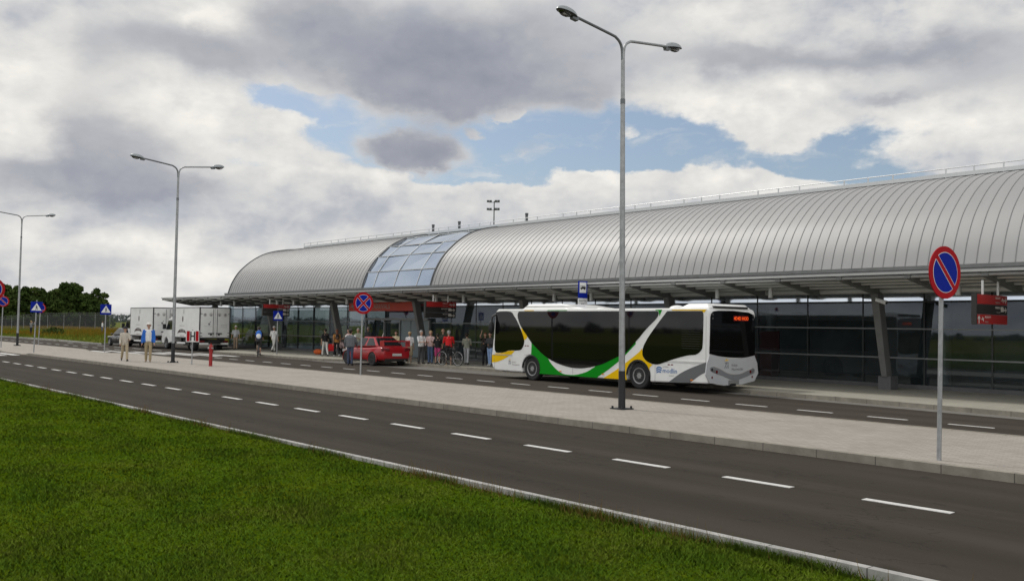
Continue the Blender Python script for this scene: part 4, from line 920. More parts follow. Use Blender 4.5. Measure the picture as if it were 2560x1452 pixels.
# ------------------------------------------------------------------ wheels
def wheel(parent, c, r, w, rim='rim', side=-1, spokes=0, hub=True):
    """tyre round a rim, axle along y, outer face towards side*y"""
    t2 = MB(); pr = [(-w / 2, r * 0.60), (-w / 2, r * 0.90), (-w * 0.38, r * 0.985), (-w * 0.2, r), (w * 0.2, r), (w * 0.38, r * 0.985), (w / 2, r * 0.90), (w / 2, r * 0.60)]
    n = 28; vs = []
    for i in range(n):
        a = 2 * math.pi * i / n
        for y, q in pr: vs.append((q * math.cos(a), y, q * math.sin(a)))
    k = len(pr); fs = [(i * k + j, i * k + (j + 1) % k, ((i + 1) % n) * k + (j + 1) % k, ((i + 1) % n) * k + j) for i in range(n) for j in range(k)]
    t2.add(vs, fs)
    wh = obj('wheel', MB().tube([(0, -w * 0.45, 0), (0, w * 0.45, 0)], r * 0.60, 24), 'rim_dark', parent, loc=c)
    obj('tyre', t2, 'rubber', wh, smooth=True)
    y = side * w * 0.5
    rm = MB(); n2 = 24
    prr = [(y * 0.92, r * 0.62), (y * 1.04, r * 0.61), (y * 1.02, r * 0.54), (y * 0.7, r * 0.50), (y * 0.55, r * 0.30), (y * 0.75, r * 0.24), (y * 0.98, r * 0.20), (y * 0.98, 0.012)]
    vs = []
    for i in range(n2):
        a = 2 * math.pi * i / n2
        for yy, q in prr: vs.append((q * math.cos(a), yy, q * math.sin(a)))
    kk = len(prr); rm.add(vs, [(i * kk + j, i * kk + j + 1, ((i + 1) % n2) * kk + j + 1, ((i + 1) % n2) * kk + j) for i in range(n2) for j in range(kk - 1)])
    if spokes:
        for i in range(spokes):
            a = 2 * math.pi * i / spokes; rm.box((r * 0.36 * math.cos(a), y * 0.93, r * 0.36 * math.sin(a)), (r * 0.42, w * 0.08, r * 0.13), ry=-a)
    else:
        for i in range(8):
            a = 2 * math.pi * i / 8; rm.tube([(r * 0.25 * math.cos(a), y * 0.9, r * 0.25 * math.sin(a)), (r * 0.25 * math.cos(a), y * 1.06, r * 0.25 * math.sin(a))], r * 0.028, 6)
    obj('rim', rm, rim, wh)
    return wh

# ------------------------------------------------------------------ the bus
BX, BY, BW = -28.08, 23.6, 2.52           # nose x, near side y
bus = thing('city_bus', 'white city bus with green and yellow curved livery and black tinted windows', 'bus', (-22.8, BY + BW / 2, 0.0))
def bp(pts): return [(p[0] + 22.8, p[1]) for p in pts]
yn = -BW / 2
def arch(cx_, r, z0, n=12): return [(cx_ + r * math.cos(a), 0.46 + r * math.sin(a)) for a in [math.pi * (0 - i / n) + math.pi for i in range(n + 1)]]
fw, rw = -25.75, -20.44
out = [(-27.72, 2.70), (-27.86, 2.60), (-27.90, 2.4), (-27.98, 1.6), (-28.05, 1.05), (-28.08, 0.92), (-28.09, 0.60), (-28.01, 0.42), (-27.84, 0.29), (fw - 0.50, 0.28)]
out += arch(fw, 0.50, 0.28) + [(fw + 0.50, 0.27), (rw - 0.52, 0.27)] + arch(rw, 0.52, 0.27) + [(rw + 0.52, 0.27), (-19.2, 0.29), (-18.3, 0.32), (-17.60, 0.33), (-17.56, 0.40), (-17.55, 1.25), (-17.56, 2.55), (-17.60, 2.66), (-17.68, 2.70)]
obj('body', MB().prism(bp(out), (0, 0, 0), (1, 0, 0), (0, 0, 1), -yn, yn), 'white', bus, bevel=0.05)
obj('underbody', MB().box((-0.1, 0, 0.42), (9.6, BW - 0.5, 0.34)).box((fw + 22.8, 0, 0.6), (1.0, BW - 0.62, 0.8)).box((rw + 22.8, 0, 0.6), (1.05, BW - 0.62, 0.8)), 'dark', bus)
for cx_ in (fw, rw):
    ring = MB(); r0 = 0.50 if cx_ == fw else 0.52
    ring.prism([(cx_ + 22.8 + (r0 + 0.0) * math.cos(a), 0.46 + (r0 + 0.0) * math.sin(a)) for a in np.linspace(0, math.pi, 16)] + [(cx_ + 22.8 + (r0 - 0.05) * math.cos(a), 0.46 + (r0 - 0.05) * math.sin(a)) for a in np.linspace(math.pi, 0, 16)], (0, yn + 0.03, 0), (1, 0, 0), (0, 0, 1), 0.0, 0.045)
    obj('wheel_arch', ring, 'black', bus)
    for s in (-1, 1):
        w_ = wheel(bus, (cx_ + 22.8, s * (BW / 2 - 0.19), 0.445), 0.445, 0.27, 'rim', s)
def decal(name, pts, m2, d, sm=0, parent=None):
    p = bp(pts)
    if sm: p = smooth_poly(p, sm)
    return obj(name, MB().prism(p, (0, yn, 0), (1, 0, 0), (0, 0, 1), -0.02, d), m2, parent or bus)
arcF = [(fw + 0.51 * math.cos(a), 0.46 + 0.51 * math.sin(a)) for a in np.linspace(R(88), R(-22), 9)]
up_c = crom([(-25.73, 1.42), (-25.29, 1.12), (-24.84, 0.88), (-24.3, 0.70), (-23.73, 0.595), (-23.21, 0.57), (-22.76, 0.615), (-22.42, 0.68), (-22.03, 0.78), (-21.29, 1.07), (-21.01, 1.18), (-20.7, 1.44), (-20.55, 1.58)], 4)
lo_c = crom([(-20.55, 1.50), (-21.05, 1.08), (-21.29, 0.90), (-21.86, 0.54), (-22.33, 0.285)], 4)
cres = crom([(-23.51, 0.275), (-24.0, 0.275)], 1)
cr_out = crom([(-22.42, 0.665), (-22.79, 0.48), (-23.21, 0.36), (-23.57, 0.315), (-23.95, 0.325), (-24.23, 0.41), (-24.52, 0.58), (-24.72, 0.75), (-24.82, 0.865)], 4)
i0 = min(range(len(up_c)), key=lambda i: abs(up_c[i][0] + 24.82)); i1 = min(range(len(up_c)), key=lambda i: abs(up_c[i][0] + 22.42))
gpoly = [(-25.75, 0.97)] + arcF[1:] + [(-25.24, 0.28), (-22.33, 0.28)] + lo_c[::-1][1:] + up_c[::-1][:len(up_c) - i1] + cr_out + up_c[:i0][::-1]
decal('green_swoosh', gpoly, 'green', 0.004)
decal('yellow_band', crom([(-27.86, 0.965), (-27.56, 0.975), (-27.29, 1.01), (-27.03, 1.08), (-26.68, 1.09)], 4) + crom([(-26.89, 0.93), (-27.3, 0.925), (-27.86, 0.925)], 3), 'yellow', 0.0045)
decal('yellow_band', [(-28.05, 0.89), (-27.01, 0.89)] + crom([(-27.2, 0.80), (-27.37, 0.73), (-27.73, 0.625), (-28.05, 0.59)], 4), 'yellow', 0.0045)
decal('yellow_band', crom([(-26.35, 1.97), (-26.24, 1.72), (-26.15, 1.52), (-25.98, 1.66), (-26.19, 1.92)], 4), 'yellow', 0.0045)
arcR = [(rw + 0.53 * math.cos(a), 0.46 + 0.53 * math.sin(a)) for a in np.linspace(R(200), R(22), 16)]
decal('yellow_band', [(-22.01, 0.285)] + crom([(-21.6, 0.5), (-21.28, 0.67), (-20.98, 0.86), (-20.45, 1.20), (-20.27, 1.36)], 4) + crom([(-20.24, 1.2), (-20.20, 1.05), (-20.03, 0.93), (-19.81, 0.84)], 4) + [(-19.95, 0.72)] + arcR[::-1] + [(-20.96, 0.285)], 'yellow', 0.0045)
decal('yellow_band', [(-26.17, 2.655), (-26.15, 2.625), (-25.62, 2.625), (-25.64, 2.655)], 'yellow', 0.0045)
decal('green_band', [(-24.85, 2.655), (-24.92, 2.625), (-23.88, 2.625), (-23.83, 2.655)], 'green', 0.0045)
decal('green_band', [(-19.69, 2.655), (-19.72, 2.63), (-19.58, 2.61), (-19.53, 2.44), (-19.42, 2.655)], 'green', 0.0045)
decal('yellow_band', [(-19.05, 2.655), (-18.99, 2.62), (-17.82, 2.615), (-17.74, 2.55), (-17.64, 2.655)], 'yellow', 0.0045)
decal('grey_swoosh', [(-19.14, 0.30), (-18.29, 0.325)] + crom([(-18.05, 0.48), (-17.84, 0.61), (-17.60, 0.71)], 3) + [(-17.60, 1.02)] + crom([(-17.84, 0.94), (-18.29, 0.78), (-18.69, 0.59), (-19.14, 0.30)], 4), 'grey_swoosh', 0.0045)
decal('driver_window', smooth_poly([(-27.70, 2.60), (-27.84, 2.5), (-27.87, 1.9), (-27.88, 1.08), (-27.56, 0.99), (-27.23, 1.03), (-27.03, 1.09), (-26.42, 1.12), (-26.25, 1.21), (-26.16, 1.38), (-26.17, 1.58), (-26.31, 1.84), (-26.58, 2.24), (-26.76, 2.43), (-26.98, 2.60)], 3), 'bus_glass', 0.008)
mw = crom([(-26.46, 2.61), (-26.54, 2.53), (-26.53, 2.36), (-26.37, 2.06), (-26.01, 1.69)], 4)[:-1] + up_c + crom([(-20.39, 1.72), (-20.06, 2.04), (-19.73, 2.30), (-19.59, 2.46), (-19.58, 2.57), (-19.64, 2.61)], 4)
mwin = decal('side_window', mw, 'bus_glass', 0.008)
decal('rear_window_panel', [(-19.21, 2.605)] + crom([(-19.41, 2.4), (-19.79, 1.99), (-20.05, 1.68), (-20.21, 1.42), (-20.25, 1.24), (-20.21, 1.08), (-20.04, 0.94), (-19.81, 0.865), (-19.58, 0.86), (-19.32, 0.93), (-18.91, 1.06), (-18.39, 1.19), (-18.05, 1.23), (-17.86, 1.35), (-17.79, 1.50), (-17.77, 1.97), (-17.765, 2.48), (-17.80, 2.605)], 4), 'bus_glass', 0.008)
obj('side_window', MB().box((0.1, BW / 2, 1.85), (8.6, 0.016, 1.25)), 'bus_glass', bus)
for y0, yt in ((-27.48, 0.905), ): obj('trim_line', MB().box((-27.4 + 22.8, yn - 0.004, 0.905), (1.15, 0.012, 0.018)), 'grey_print', bus)
obj('rear_grille', MB().box((-18.35 + 22.8, yn - 0.004, 1.005), (1.35, 0.016, 0.03)), 'van_white', bus)
gl = MB()
for i in range(9): gl.box((-18.25 + 22.8, yn - 0.009, 1.42 + 0.075 * i), (0.72, 0.006, 0.012))
obj('engine_louvre', gl, 'black', bus)
for px_, pz_, w_, h_ in ((-25.9, 0.96, 0.5, 0.006), (-23.52, 0.45, 0.006, 0.3), (-19.70, 0.55, 0.006, 0.55), (-18.6, 0.95, 1.6, 0.006), (-17.66, 1.7, 0.006, 1.5), (-27.88, 0.6, 0.006, 0.5)):
    obj('panel_gap', MB().box((px_ + 22.8, yn - 0.0015, pz_), (w_, 0.007, h_)), 'grey_print', bus)
for px_, pz_ in ((-24.15, 0.42), (-22.03, 0.42), (-18.2, 0.42)): obj('marker_light', MB().box((px_ + 22.8, yn - 0.006, pz_), (0.10, 0.02, 0.035)), 'amber', bus)
FS = lambda px_, pz_: frame((px_ + 22.8, yn - 0.003, pz_), (1, 0, 0), (0, 0, 1))
# emblem of two rails under a yellow bird, with two lines of grey lettering
def emblem(parent, o, u, k):
    F = dict(o=o, u=u, w=(0, 0, 1)); yl = MB(); gr = MB()
    for q in ([(-0.5, 0.1), (-0.32, 0.0), (-0.1, 0.12), (-0.04, 0.34), (0.02, 0.12), (0.2, 0.08), (0.45, 0.22), (0.3, 0.0), (0.1, -0.03), (-0.1, 0.0), (-0.3, -0.09)],): yl.prism([(a * k, b2 * k + 0.32 * k) for a, b2 in q], o, u, (0, 0, 1), -0.002, 0.004)
    for q in ([(-0.5, 0.0), (-0.2, 0.12), (0.16, 0.12), (-0.05, -0.2), (-0.38, -0.7), (-0.48, -0.7), (-0.18, -0.1), (-0.35, 0.0)], [(0.22, 0.12), (0.38, 0.12), (0.36, -0.2), (0.42, -0.7), (0.30, -0.7), (0.24, -0.2)], [(0.05, -0.35), (0.15, -0.35), (0.06, -0.7), (-0.08, -0.7)]): gr.prism([(a * k, b2 * k) for a, b2 in q], o, u, (0, 0, 1), -0.002, 0.004)
    obj('emblem_bird', yl, 'yellow', parent); obj('emblem_rails', gr, 'logo_text', parent)
emblem(bus, (-26.98 + 22.8, yn, 0.68), (1, 0, 0), 0.17)
text('Koleje', 0.085, 'pale_print', bus, FS(-26.84, 0.63)); text('Mazowieckie', 0.085, 'pale_print', bus, FS(-26.84, 0.54))
text('modlin', 0.22, 'logo_blue', bus, FS(-19.39, 0.60)); text('lotnisko', 0.075, 'pale_print', bus, FS(-19.38, 0.78)); text('airport', 0.075, 'pale_print', bus, FS(-19.12, 0.50))
lg = MB()
for i, (ox, oz, rr) in enumerate(((0, 0.06, 0.12), (0.0, -0.01, 0.12), (0, -0.075, 0.11))):
    aa = np.linspace(R(20 + 10 * i), R(190 - 10 * i), 12); lg.prism([(ox + rr * math.cos(a), oz + rr * 0.6 * math.sin(a)) for a in aa] + [(ox + rr * 0.95 * math.cos(a), oz - 0.035 + rr * 0.5 * math.sin(a)) for a in aa[::-1]], (-19.53 + 22.8, yn, 0.66), (1, 0, 0), (0, 0, 1), -0.002, 0.004)
obj('airport_emblem', lg, 'logo_blue', bus)
for px_, pz_ in ((-26.07, 1.30), (-19.13, 0.87)):
    for d in (0, 0.13): obj('route_label', MB().box((px_ + d + 22.8, yn, pz_), (0.09, 0.006, 0.035)), 'tail_light', bus)
# rear face
xr = -17.55 + 22.8
def rear(name, pts, m2, d, sm=0, parent=None):
    p = [(a + yn, b2) for a, b2 in pts]
    if sm: p = smooth_poly(p, sm)
    return obj(name, MB().prism(p, (xr, 0, 0), (0, 1, 0), (0, 0, 1), -0.03, d), m2, parent or bus)
rear('rear_panel', smooth_poly([(0.05, 0.36), (2.47, 0.36), (2.47, 1.18), (1.64, 1.11), (0.72, 1.15), (0.05, 1.24)], 3), 'silver_rear', 0.004)
rwn = rear('rear_window', [(0.03, 1.27), (0.07, 2.42)] + crom([(0.12, 2.52), (0.24, 2.60), (0.5, 2.63)], 3) + [(1.26, 2.64)] + crom([(2.1, 2.60), (2.38, 2.52), (2.46, 2.38)], 3) + [(2.48, 1.20)] + crom([(2.1, 1.15), (1.64, 1.13), (0.72, 1.17), (0.03, 1.27)], 3), 'bus_glass', 0.010)
rear('light_belt', crom([(0.05, 0.80), (0.12, 0.855), (0.31, 0.86), (0.58, 0.79), (0.93, 0.665), (1.29, 0.61), (1.65, 0.62), (2.01, 0.70), (2.31, 0.775), (2.44, 0.76), (2.47, 0.70), (2.42, 0.62), (2.2, 0.56), (1.54, 0.42), (1.15, 0.44), (0.76, 0.56), (0.31, 0.66), (0.10, 0.74), (0.05, 0.80)], 4), 'belt_grey', 0.012)
rear('belt_edge', crom([(0.31, 0.875), (0.58, 0.805), (0.93, 0.68), (1.29, 0.625), (1.65, 0.635), (2.01, 0.715), (2.31, 0.79)], 4) + crom([(2.31, 0.765), (2.01, 0.69), (1.65, 0.61), (1.29, 0.60), (0.93, 0.655), (0.58, 0.78), (0.31, 0.85)], 4), 'pale_print', 0.014)
for a, b2 in ((0.16, 0.77), (0.28, 0.735), (0.40, 0.70), (2.35, 0.70), (2.22, 0.665)): obj('rear_light', MB().tube([(xr, a + yn, b2), (xr + 0.02, a + yn, b2)], 0.05, 12), 'rim_dark' if a < 0.2 else 'tail_light' if a in (0.40, 2.22) else 'rim', bus)
for a, b2 in ((0.17, 0.53), (2.33, 0.50)): obj('reflector', MB().tube([(xr, a + yn, b2), (xr + 0.014, a + yn, b2)], 0.035, 10), 'tail_light', bus)
obj('number_plate', MB().box((xr + 0.012, 1.30 + yn, 0.355), (0.03, 0.55, 0.13)), 'grey_print', bus)
obj('tow_bracket', MB().box((xr - 0.05, 1.25 + yn, 0.27), (0.16, 0.3, 0.08)), 'black', bus)
text('4D4D HOD', 0.155, 'led', rwn, frame((xr + 0.012, 1.30 + yn, 2.345), (0, 1, 0), (0, 0, 1)), sx=1.02)
obj('led_glow_panel', MB().box((xr + 0.0105, 1.68 + yn, 2.40), (0.002, 0.82, 0.17)), 'tail_light', rwn)
emblem(bus, (xr + 0.005, 0.93 + yn, 0.97), (0, 1, 0), 0.24)
text('Koleje', 0.12, 'grey_print', bus, frame((xr + 0.006, 1.2 + yn, 0.86), (0, 1, 0), (0, 0, 1))); text('Mazowieckie', 0.12, 'grey_print', bus, frame((xr + 0.006, 1.2 + yn, 0.73), (0, 1, 0), (0, 0, 1)))
for a in (0.18, 2.36):
    for b2 in (2.50, 2.38): obj('high_light', MB().tube([(xr + 0.005, a + yn, b2), (xr + 0.02, a + yn, b2)], 0.035, 10), 'seam', bus)
# windscreen, mirrors, roof units
obj('windscreen', MB().add([(-27.905 + 22.8, yn + 0.12, 2.52), (-27.905 + 22.8, -yn - 0.12, 2.52), (-28.07 + 22.8, -yn - 0.12, 1.02), (-28.07 + 22.8, yn + 0.12, 1.02)], [(0, 1, 2, 3)]), 'bus_glass', bus)
mi = obj('mirror', MB().ell((-27.93 + 22.8, yn - 0.16, 1.98), (0.09, 0.13, 0.27), 12, 8), 'black', bus, smooth=True)
obj('mirror_arm', MB().tube([(-27.8 + 22.8, yn + 0.1, 2.56), (-27.92 + 22.8, yn - 0.12, 2.40), (-27.93 + 22.8, yn - 0.16, 2.2)], 0.035, 8), 'black', mi)
obj('mirror', MB().ell((-28.0 + 22.8, -yn + 0.16, 1.98), (0.09, 0.13, 0.27), 12, 8), 'black', bus, smooth=True)
def hood(x0, x1, x2, x3, z1, y0, y1):
    mb = MB(); vs = [(x0, y0, 2.69), (x3, y0, 2.69), (x3, y1, 2.69), (x0, y1, 2.69), (x1, y0 + 0.12, z1), (x2, y0 + 0.12, z1), (x2, y1 - 0.12, z1), (x1, y1 - 0.12, z1)]
    return mb.add(vs, [(3, 2, 1, 0), (4, 5, 6, 7), (0, 1, 5, 4), (1, 2, 6, 5), (2, 3, 7, 6), (3, 0, 4, 7)])
ac = obj('air_conditioner', hood(-26.42 + 22.8, -26.2 + 22.8, -24.4 + 22.8, -22.95 + 22.8, 2.89, yn + 0.12, -yn - 0.3), 'white', bus, bevel=0.04)
obj('cover_seam', MB().box((-24.7 + 22.8, yn + 0.17, 2.80), (3.2, 0.02, 0.012)), 'grey_print', ac)
obj('rear_roof_hood', hood(-18.86 + 22.8, -18.55 + 22.8, -17.78 + 22.8, -17.62 + 22.8, 2.85, yn + 0.12, -yn - 0.12), 'white', bus, bevel=0.04)
obj('hood_vent', MB().box((-17.66 + 22.8, 0, 2.745), (0.1, BW - 0.7, 0.06)), 'black', bus)
for px_, r_, y_ in ((-19.22, 0.26, -0.75), (-22.6, 0.16, -0.8), (-24.0, 0.2, -0.98), (-26.7, 0.22, -0.6)): obj('roof_vent', MB().ell((px_ + 22.8, y_, 2.69), (r_, r_, 0.12 if r_ > 0.24 else 0.06), 14, 4, None, 0, 90), 'white', bus, smooth=True)

# ------------------------------------------------------------------ white box lorries (local +x is the nose)
def lorry(label, x_rear, y_near, seed):
    W_, L_ = 2.18, 4.75
    t2 = thing('box_lorry', label, 'lorry', (x_rear, y_near + W_ / 2, 0), math.pi, 'white box lorries by the crossing')
    yn2 = W_ / 2                       # after turning round the near side is local +y
    z0, z1 = 0.88, 3.0
    obj('cargo_box', MB().box((L_ / 2, 0, (z0 + z1) / 2), (L_, W_, z1 - z0)), 'van_white', t2, bevel=0.02)
    fr2 = MB()
    for y in (-1, 1): fr2.box((0.005, y * (W_ / 2 - 0.03), (z0 + z1) / 2), (0.06, 0.07, z1 - z0 + 0.02)).box((L_ - 0.02, y * (W_ / 2 - 0.02), (z0 + z1) / 2), (0.06, 0.06, z1 - z0 + 0.01))
    fr2.box((0.005, 0, z1 - 0.02), (0.06, W_, 0.07)).box((0.005, 0, z0 + 0.03), (0.07, W_, 0.09))
    for y in (-1, 1): fr2.box((L_ / 2, y * W_ / 2, z1 - 0.015), (L_, 0.03, 0.045)).box((L_ / 2, y * W_ / 2, z0 + 0.02), (L_, 0.03, 0.07))
    obj('box_frame', fr2, 'seam', t2)
    for s in (-1, 1):
        d = obj('rear_door', MB().box((-0.028, s * 0.51, 1.95), (0.03, 1.0, 1.98)), 'van_white', t2)
        hb = MB()
        hb.tube([(-0.06, s * 0.14, 1.0), (-0.06, s * 0.14, 2.9)], 0.016, 6)
        hb.box((-0.055, s * 0.28, 1.22), (0.03, 0.42, 0.07)).box((-0.05, s * 0.28, 1.14), (0.03, 0.12, 0.12))
        for z in (1.05, 1.25, 2.55): hb.box((-0.05, s * 0.97, z), (0.03, 0.14, 0.035))
        obj('latch', hb, 'seam', d)
        em = MB()                       # printed symbols: rings, ovals and a lettered panel
        for (y, z, r) in ((0.30, 2.50, 0.13), (0.72, 2.48, 0.13)):
            a_ = np.linspace(0, 2 * math.pi, 15)
            em.prism([(s * y + r * math.cos(a), z + r * math.sin(a)) for a in a_[:-1]], (-0.0445, 0, 0), (0, 1, 0), (0, 0, 1), 0.0, 0.002)
        obj('printed_ring', em, 'pale_print', d)
        em = MB()
        for (y, z, r) in ((0.30, 2.46, 0.05), (0.72, 2.50, 0.06)) + (((0.42, 1.86, 0.075), (0.34, 2.0, 0.035)) if s > 0 else ()):
            em.prism([(s * y + q[0], z + q[1] * 1.1) for q in circ(10, r)], (-0.0475, 0, 0), (0, 1, 0), (0, 0, 1), 0, 0.003)
        if s > 0: em.prism([(0.22, 1.70), (0.74, 1.70), (0.74, 1.715), (0.22, 1.715)], (-0.047, 0, 0), (0, 1, 0), (0, 0, 1), 0, 0.002)
        else:
            for k in range(4): em.prism([(-0.86, 1.62 + 0.07 * k), (-0.40, 1.62 + 0.07 * k), (-0.40, 1.63 + 0.07 * k), (-0.86, 1.63 + 0.07 * k)], (-0.047, 0, 0), (0, 1, 0), (0, 0, 1), 0, 0.002)
        obj('printed_symbol', em, 'grey_print', d)
    # side emblem: a beetle-like drop over lines and an arched brown badge
    def sd2(pts, m2, nm, d=0.004):
        mb = MB(); mb.prism(pts, (0, yn2, 0), (1, 0, 0), (0, 0, 1), 0.01, -d); return obj(nm, mb, m2, t2)
    ex = 3.0
    sd2([(ex - 0.12 + q[0] * 0.5, 2.18 + q[1]) for q in circ(14, 0.21)], 'brown', 'printed_emblem')
    sd2([(ex - 0.28 + q[0] * 0.30, 2.70 + q[1]) for q in circ(12, 0.17)], 'grey_print', 'printed_emblem')
    for k, w2 in enumerate((0.5, 0.42)): sd2([(ex - w2, 1.72 - 0.06 * k), (ex + w2, 1.72 - 0.06 * k), (ex + w2, 1.75 - 0.06 * k), (ex - w2, 1.75 - 0.06 * k)], 'pale_print', 'printed_lines')
    aa = np.linspace(R(5), R(175), 16)
    sd2([(ex + 0.78 * math.cos(a), 1.12 + 0.36 * math.sin(a)) for a in aa] + [(ex + 0.80 * math.cos(a), 1.12 + 0.14 * math.sin(a)) for a in aa[::-1]], 'brown', 'printed_badge')
    for k in range(3): sd2([(ex - 0.3 + 0.24 * k + q[0], 1.385 + q[1]) for q in circ(10, 0.055)], 'pale_print', 'printed_dot', 0.006)
    sd2([(ex - 0.4, 1.0), (ex + 0.35, 1.0), (ex + 0.35, 1.03), (ex - 0.4, 1.03)], 'tail_light', 'printed_lines')
    # chassis
    obj('chassis', MB().box((2.6, 0, 0.66), (5.4, 0.8, 0.3)).box((0.4, 0, 0.55), (0.5, 1.9, 0.14)).box((2.3, yn2 - 0.25, 0.56), (1.0, 0.4, 0.4)), 'dark', t2)
    obj('side_guard', MB().box((3.2, yn2 - 0.05, 0.52), (1.5, 0.04, 0.12)).box((3.2, -yn2 + 0.05, 0.52), (1.5, 0.04, 0.12)), 'van_white', t2)
    obj('rear_bumper', MB().box((0.08, 0, 0.52), (0.08, 2.0, 0.13)), 'van_white', t2)
    for s in (-1, 1): obj('tail_lamp', MB().box((0.06, s * 0.85, 0.68), (0.06, 0.32, 0.12)), 'tail_light', t2)
    # cab with sloping bonnet
    pr = [(L_ + 0.05, 0.55), (L_ + 0.05, 2.28), (L_ + 0.55, 2.30), (L_ + 1.05, 2.18), (L_ + 1.62, 1.42), (L_ + 2.12, 1.22), (L_ + 2.30, 1.02), (L_ + 2.34, 0.62), (L_ + 2.30, 0.42), (L_ + 2.0, 0.40)]
    pr += [(L_ + 1.45 + 0.42 * math.cos(a), 0.38 + 0.46 * math.sin(a)) for a in np.linspace(0.05, math.pi - 0.05, 9)] + [(L_ + 0.9, 0.45)]
    obj('cab', MB().prism(pr, (0, 0, 0), (1, 0, 0), (0, 0, 1), -0.98, 0.98), 'van_white', t2, bevel=0.07)
    obj('windscreen', MB().add([(L_ + 1.09, -0.80, 2.13), (L_ + 1.09, 0.80, 2.13), (L_ + 1.63, 0.86, 1.45), (L_ + 1.63, -0.86, 1.45)], [(0, 1, 2, 3)]).mesh('w'), 'car_glass', t2)
    for s in (-1, 1):
        obj('side_window', MB().prism([(L_ + 0.30, 1.42), (L_ + 1.48, 1.40), (L_ + 1.02, 2.08), (L_ + 0.34, 2.10)], (0, s * 0.982, 0), (1, 0, 0), (0, 0, 1), -0.004, 0.004), 'car_glass', t2)
        obj('mirror', MB().box((L_ + 1.40, s * 1.14, 1.62), (0.10, 0.20, 0.36)).tube([(L_ + 1.3, s * 0.97, 1.5), (L_ + 1.4, s * 1.12, 1.55)], 0.03, 6), 'black', t2)
        obj('headlight', MB().box((L_ + 2.22, s * 0.72, 0.92), (0.12, 0.32, 0.18)), 'rim', t2)
        wheel(t2, (L_ + 1.45, s * 0.86, 0.36), 0.36, 0.22, 'rim', s); wheel(t2, (1.35, s * 0.84, 0.36), 0.36, 0.36, 'rim', s)
        obj('mudguard', MB().tube([(1.35 + 0.47 * math.cos(a), s * 0.84, 0.38 + 0.44 * math.sin(a)) for a in np.linspace(0.2, math.pi - 0.2, 9)], 0.03, 6), 'black', t2)
    obj('bumper', MB().box((L_ + 2.34, 0, 0.50), (0.10, 1.8, 0.22)), 'black', t2)
    return t2
lorry('white box lorry with both rear doors in full view behind the hydrant board', -60.75, 25.2, 1)
lorry('white box lorry half hidden behind the other lorry and the man in blue', -68.1, 24.75, 2)

